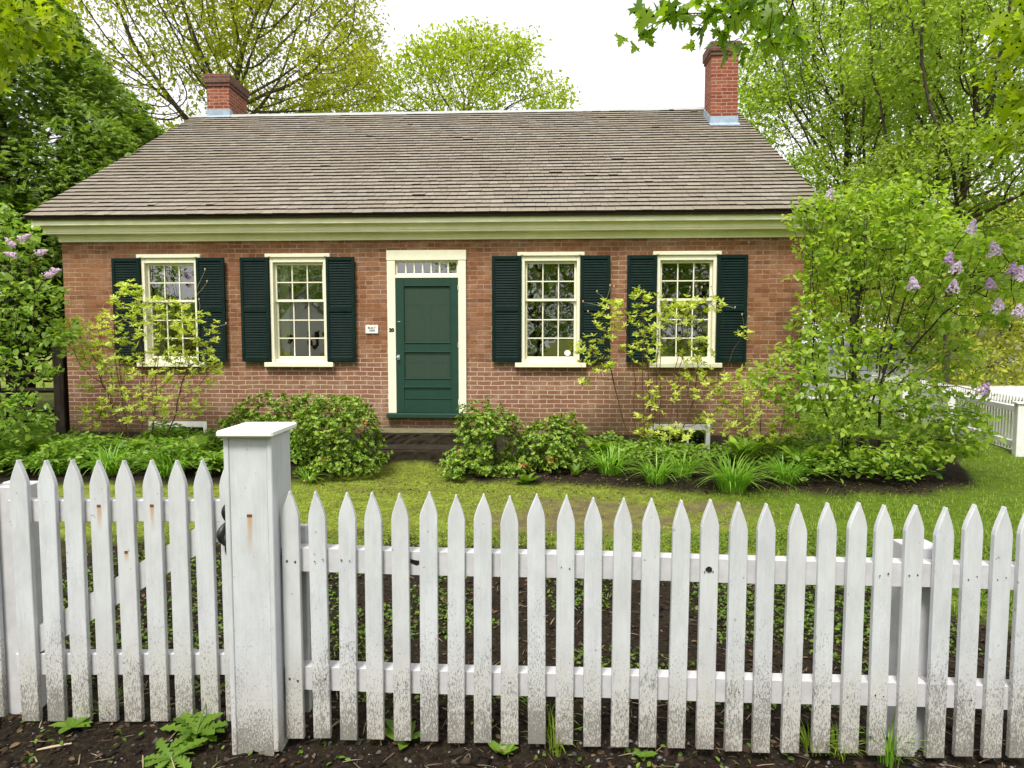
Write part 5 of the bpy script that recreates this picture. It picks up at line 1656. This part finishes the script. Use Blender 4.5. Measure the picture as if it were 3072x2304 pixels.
scatter_stones('clods', m_crumb('soil_clod', (.012, .008, .006), (.05, .035, .024)), 900, -3.2, 3.8, 1.75, 5.2, .012, .045, 134, .5, 1.4, soil_mask)
scatter_stones('mulch', m_crumb('mulch_chip', (.008, .006, .004), (.065, .043, .026)), 16000, -3.4, 4.2, 1.75, 5.4, .006, .020, 132, .4, 1.3, soil_mask)
scatter_stones('bed_mulch', m_crumb('bed_crumb', (.014, .010, .006), (.09, .06, .035)), 7000, -5, 5.2, 6.8, 8.6, .006, .022, 133, .5, 1.0, bed_mask)

def straws():
    rs_ = np.random.RandomState(141); n = 1600
    X = rs_.uniform(-3, 3.6, n); Yv = 1.8 + 2.6 * rs_.uniform(size=n) ** 1.5
    a = rs_.uniform(0, 6.283, n)
    P = np.stack([X, Yv, ground_z(X, Yv) + .010], -1)
    D = np.stack([np.cos(a), np.sin(a), rs_.normal(size=n) * .12], -1)
    tm = (np.array([(0, -.025, 0), (.5, -.03, .03), (.5, .03, .03), (0, .025, 0), (1, -.01, 0), (1, .01, 0)], float), np.array([(0, 1, 2, 3), (1, 4, 5, 2)]))
    V, Fq = leaves(P, D, np.tile([0., 0, 1], (n, 1)), rs_.uniform(.025, .09, n), tm)
    tag(link('dry_litter', np_mesh('dry_litter', V, Fq), m_leaf('dry_straw', (.10, .07, .045), (.34, .26, .17), .1, .8, .1, (1, 1, 1))), kind='stuff')
straws()

cover('leaf_litter', m_leaf('brown_litter', (.035, .022, .012), (.17, .11, .06), .1, .8, .1, (1, 1, 1)), [(-3.2, 3.8, 1.75, 5.3, 4200, .5), (-3, 5, 6.8, 8.3, 1500, .5)], 113, .030, .02)
cover('clover', m_leaf('clover_leaf', (.16, .24, .015), (.38, .44, .06), .35), [(-2.9, 2.6, 5.0, 8.6, 16000, .6), (-3.5, -2.4, 5.2, 7.4, 1200, .6)], 114, .016, .022, LEAF, lambda X, Y: (1 - bed_mask(X, Y)) * (1 - .7 * bare_mask(X, Y)))

# weeds one can tell apart
def rosette(name, lab, cat, X, Yv, n, ln, w, seed, tmpl, up=.35, flower=None, grp=None):
    rs_ = np.random.RandomState(seed)
    g0 = V_(X, Yv, gz(X, Yv) + .004)
    th = np.arange(n) * 2.4 + rs_.uniform(-.2, .2, n)
    D = np.stack([np.cos(th), np.sin(th), up * rs_.uniform(.2, 1.6, n)], -1)
    N = np.stack([-np.cos(th) * up, -np.sin(th) * up, np.ones(n)], -1) + rs_.normal(size=(n, 3)) * .15
    V, Fq = leaves(np.zeros((n, 3)), D, N, ln * rs_.uniform(.6, 1.15, n), tmpl)
    if not flower:
        return tag(link(name, np_mesh(name, V, Fq), L['weed'], None, g0), lab, cat, grp)
    t = empty(name, g0, 0, lab, cat, grp)
    link('leaves', np_mesh('leaves', V, Fq), L['weed'], t)
    m = MB(); m.tube([(0, 0, 0), (flower[0] * .6, flower[1] * .6, flower[2] * .6), flower], [.003, .0025, .0025], 6, False); m.build('stalk', L['weed'], t)
    k = 26; th = rs_.uniform(0, 6.283, k)
    D = np.stack([np.cos(th), np.sin(th), rs_.uniform(.1, .9, k)], -1); N = np.stack([-np.cos(th), -np.sin(th), np.ones(k)], -1)
    V, Fq = leaves(np.tile(np.array(flower), (k, 1)), D, N, np.full(k, .017), NARROW)
    link('flower_head', np_mesh('flower_head', V, Fq), L['yellow'], t)
    return t
def toothed():
    w = [.02, .04, .12, .045, .15, .055, .18, .07, .20, .09, .15, .0]
    n = len(w); v, f = [], []
    for k, q in enumerate(w):
        a = k / (n - 1)
        b = a - (.05 if k % 2 == 0 and 0 < k < n - 1 else 0)
        v += [(a, 0, .22 * a - .34 * a * a), (b, q, .22 * b - .34 * b * b + .25 * q), (b, -q, .22 * b - .34 * b * b + .25 * q)]
    for k in range(n - 1):
        f += [(3 * k, 3 * k + 3, 3 * k + 4, 3 * k + 1), (3 * k, 3 * k + 2, 3 * k + 5, 3 * k + 3)]
    return np.array(v, float), np.array(f)
TOOTH = toothed()
P_ = lambda x, y: at(x, y, 2.3)
def ground_pt(x, y):
    lo, hi = 1.5, 14
    for _ in range(40):
        mid = (lo + hi) / 2; p = at(x, y, mid)
        if p.z > gz(p.x, mid): lo = mid
        else: hi = mid
    return at(x, y, lo)
g_ = ground_pt(196, 735); rosette('dandelion', 'flowering dandelion with jagged leaves before the gate', 'dandelion', g_.x, g_.y, 24, .125, 0, 151, TOOTH, .45, (.02, .10, .14))
g_ = ground_pt(172, 760); rosette('dandelion', 'flat jagged dandelion rosette on the soil before the gate', 'dandelion', g_.x, g_.y, 18, .12, 0, 152, TOOTH, .25)
g_ = ground_pt(72, 728); rosette('plantain_weed', 'broad leaved weed under the left gate pickets', 'weed', g_.x, g_.y, 9, .08, 0, 153, LEAF, .3)
g_ = ground_pt(502, 755); rosette('plantain_weed', 'round leaved weed below the middle of the fence', 'weed', g_.x, g_.y, 12, .075, 0, 154, LEAF, .6)
g_ = ground_pt(405, 742); rosette('plantain_weed', 'three leaved upright weed below the fifth fence picket', 'weed', g_.x, g_.y, 6, .13, 0, 155, LEAF, .7)
g_ = ground_pt(642, 758); rosette('plantain_weed', 'small weed below the fence at the grass tuft', 'weed', g_.x, g_.y, 8, .06, 0, 156, LEAF, .6)
g_ = ground_pt(525, 484); rosette('mullein', 'pale leaf rosette on the path right of the evergreen shrubs', 'weed', g_.x, g_.y, 11, .19, 0, 157, LEAF, .7)
g_ = ground_pt(576, 476); rosette('mullein', 'upright pale weed seedling beside the right bed', 'weed', g_.x, g_.y, 12, .16, 0, 158, NARROW, 1.4)
for k, (x, y, h, n, lab) in enumerate(((545, 735, .26, 30, 'thin grass tuft behind the fence near its middle'), (372, 700, .24, 16, 'few grass blades behind the fence near the gate post'), (812, 752, .15, 40, 'short grass tuft at the foot of the right fence pickets'),
                                      (888, 762, .22, 60, 'thick dark grass tuft in front of the right fence post'), (838, 755, .14, 40, 'fine grass tuft among the right fence pickets'), (108, 715, .14, 30, 'grass tuft under the second gate picket'), (555, 752, .16, 20, 'grass tuft on the verge before the fence middle'))):
    g_ = ground_pt(x, y)
    rs_ = np.random.RandomState(160 + k)
    az = rs_.uniform(0, 6.283, n); q = .04 * np.sqrt(rs_.uniform(size=n))
    V, Fq = blades(rs_, np.stack([q * np.cos(az), q * np.sin(az), 0 * q], -1), h * rs_.uniform(.5, 1.2, n), np.full(n, .006), rs_.uniform(.1, .9, n), 5, az)
    tag(link('grass_tuft', np_mesh('grass_tuft', V, Fq), L['grass'] if k != 3 else L['dayl'], None, V_(g_.x, g_.y, g_.z)), lab, 'grass tuft', 'grass tufts along the fence')

# a dry stick by the gate
g_ = ground_pt(50, 752)
m = MB(); m.tube([(-.05, 0, 0), (0, .01, .006), (.06, .035, .004)], [.003, .005, .003], 6)
tag(m.build('stick', m_plain('dry_stick', (.40, .33, .22), .9, .1), None, V_(g_.x, g_.y, g_.z + .008)), 'short pale dry stick on the soil before the gate', 'stick')
g_ = ground_pt(303, 482)
V, Fq = leaves(np.zeros((3, 3)), np.array([(1, .1, .1), (.9, -.4, .15), (1, .3, 0)]), np.array([(0, -.6, 1), (.1, -.7, 1), (0, -.2, 1.)]), np.array([.16, .12, .10]), LEAF)
tag(link('dead_leaf', np_mesh('dead_leaf', V, Fq), m_leaf('dead_leaf_tan', (.55, .33, .22), (.66, .44, .32), .1, .8, .1, (1, 1, 1)), None, V_(g_.x, g_.y, g_.z + .02)), 'curled tan dead leaf beside the gate post', 'leaf')

# --- trees across the street behind the viewer, seen only as reflections in the panes
for k, (x, y, hh, ww, lab) in enumerate(((-1.5, -22, 15, 6.5, 'broad street tree mirrored in the window right of the door'), (10, -24, 15, 7, 'large street tree mirrored in the last window on the right'), (-45, -50, 6.2, 13, 'low tree row mirrored in the first window on the left'), (-34, -62, 15, 9, 'tall tree behind the mirrored white gable'), (22, -27, 13, 7, 'street tree standing apart across the street'))):
    rs_ = np.random.RandomState(170 + k)
    g0 = V_(x, y, -.2)
    att = np.concatenate([ellipsoid(rs_, (x, y, hh * .62), (ww, ww * .7, hh * .40), 1100, .3), ellipsoid(rs_, (x, y, hh * .3), (ww * .9, ww * .6, hh * .25), 300, .3)])
    plant('street_tree', lab, 'tree', g0, [[g0, g0 + V_(0, 0, 1.2), g0 + V_(.1, 0, 2.2)]], att, .40, .55, .015,
          [dict(depth=4, per=26, spread=.55, size=.26, tmpl=LEAF, up=.6)], (M['bark_dark'], L['locust']), seed=180 + k, rmax=.3)
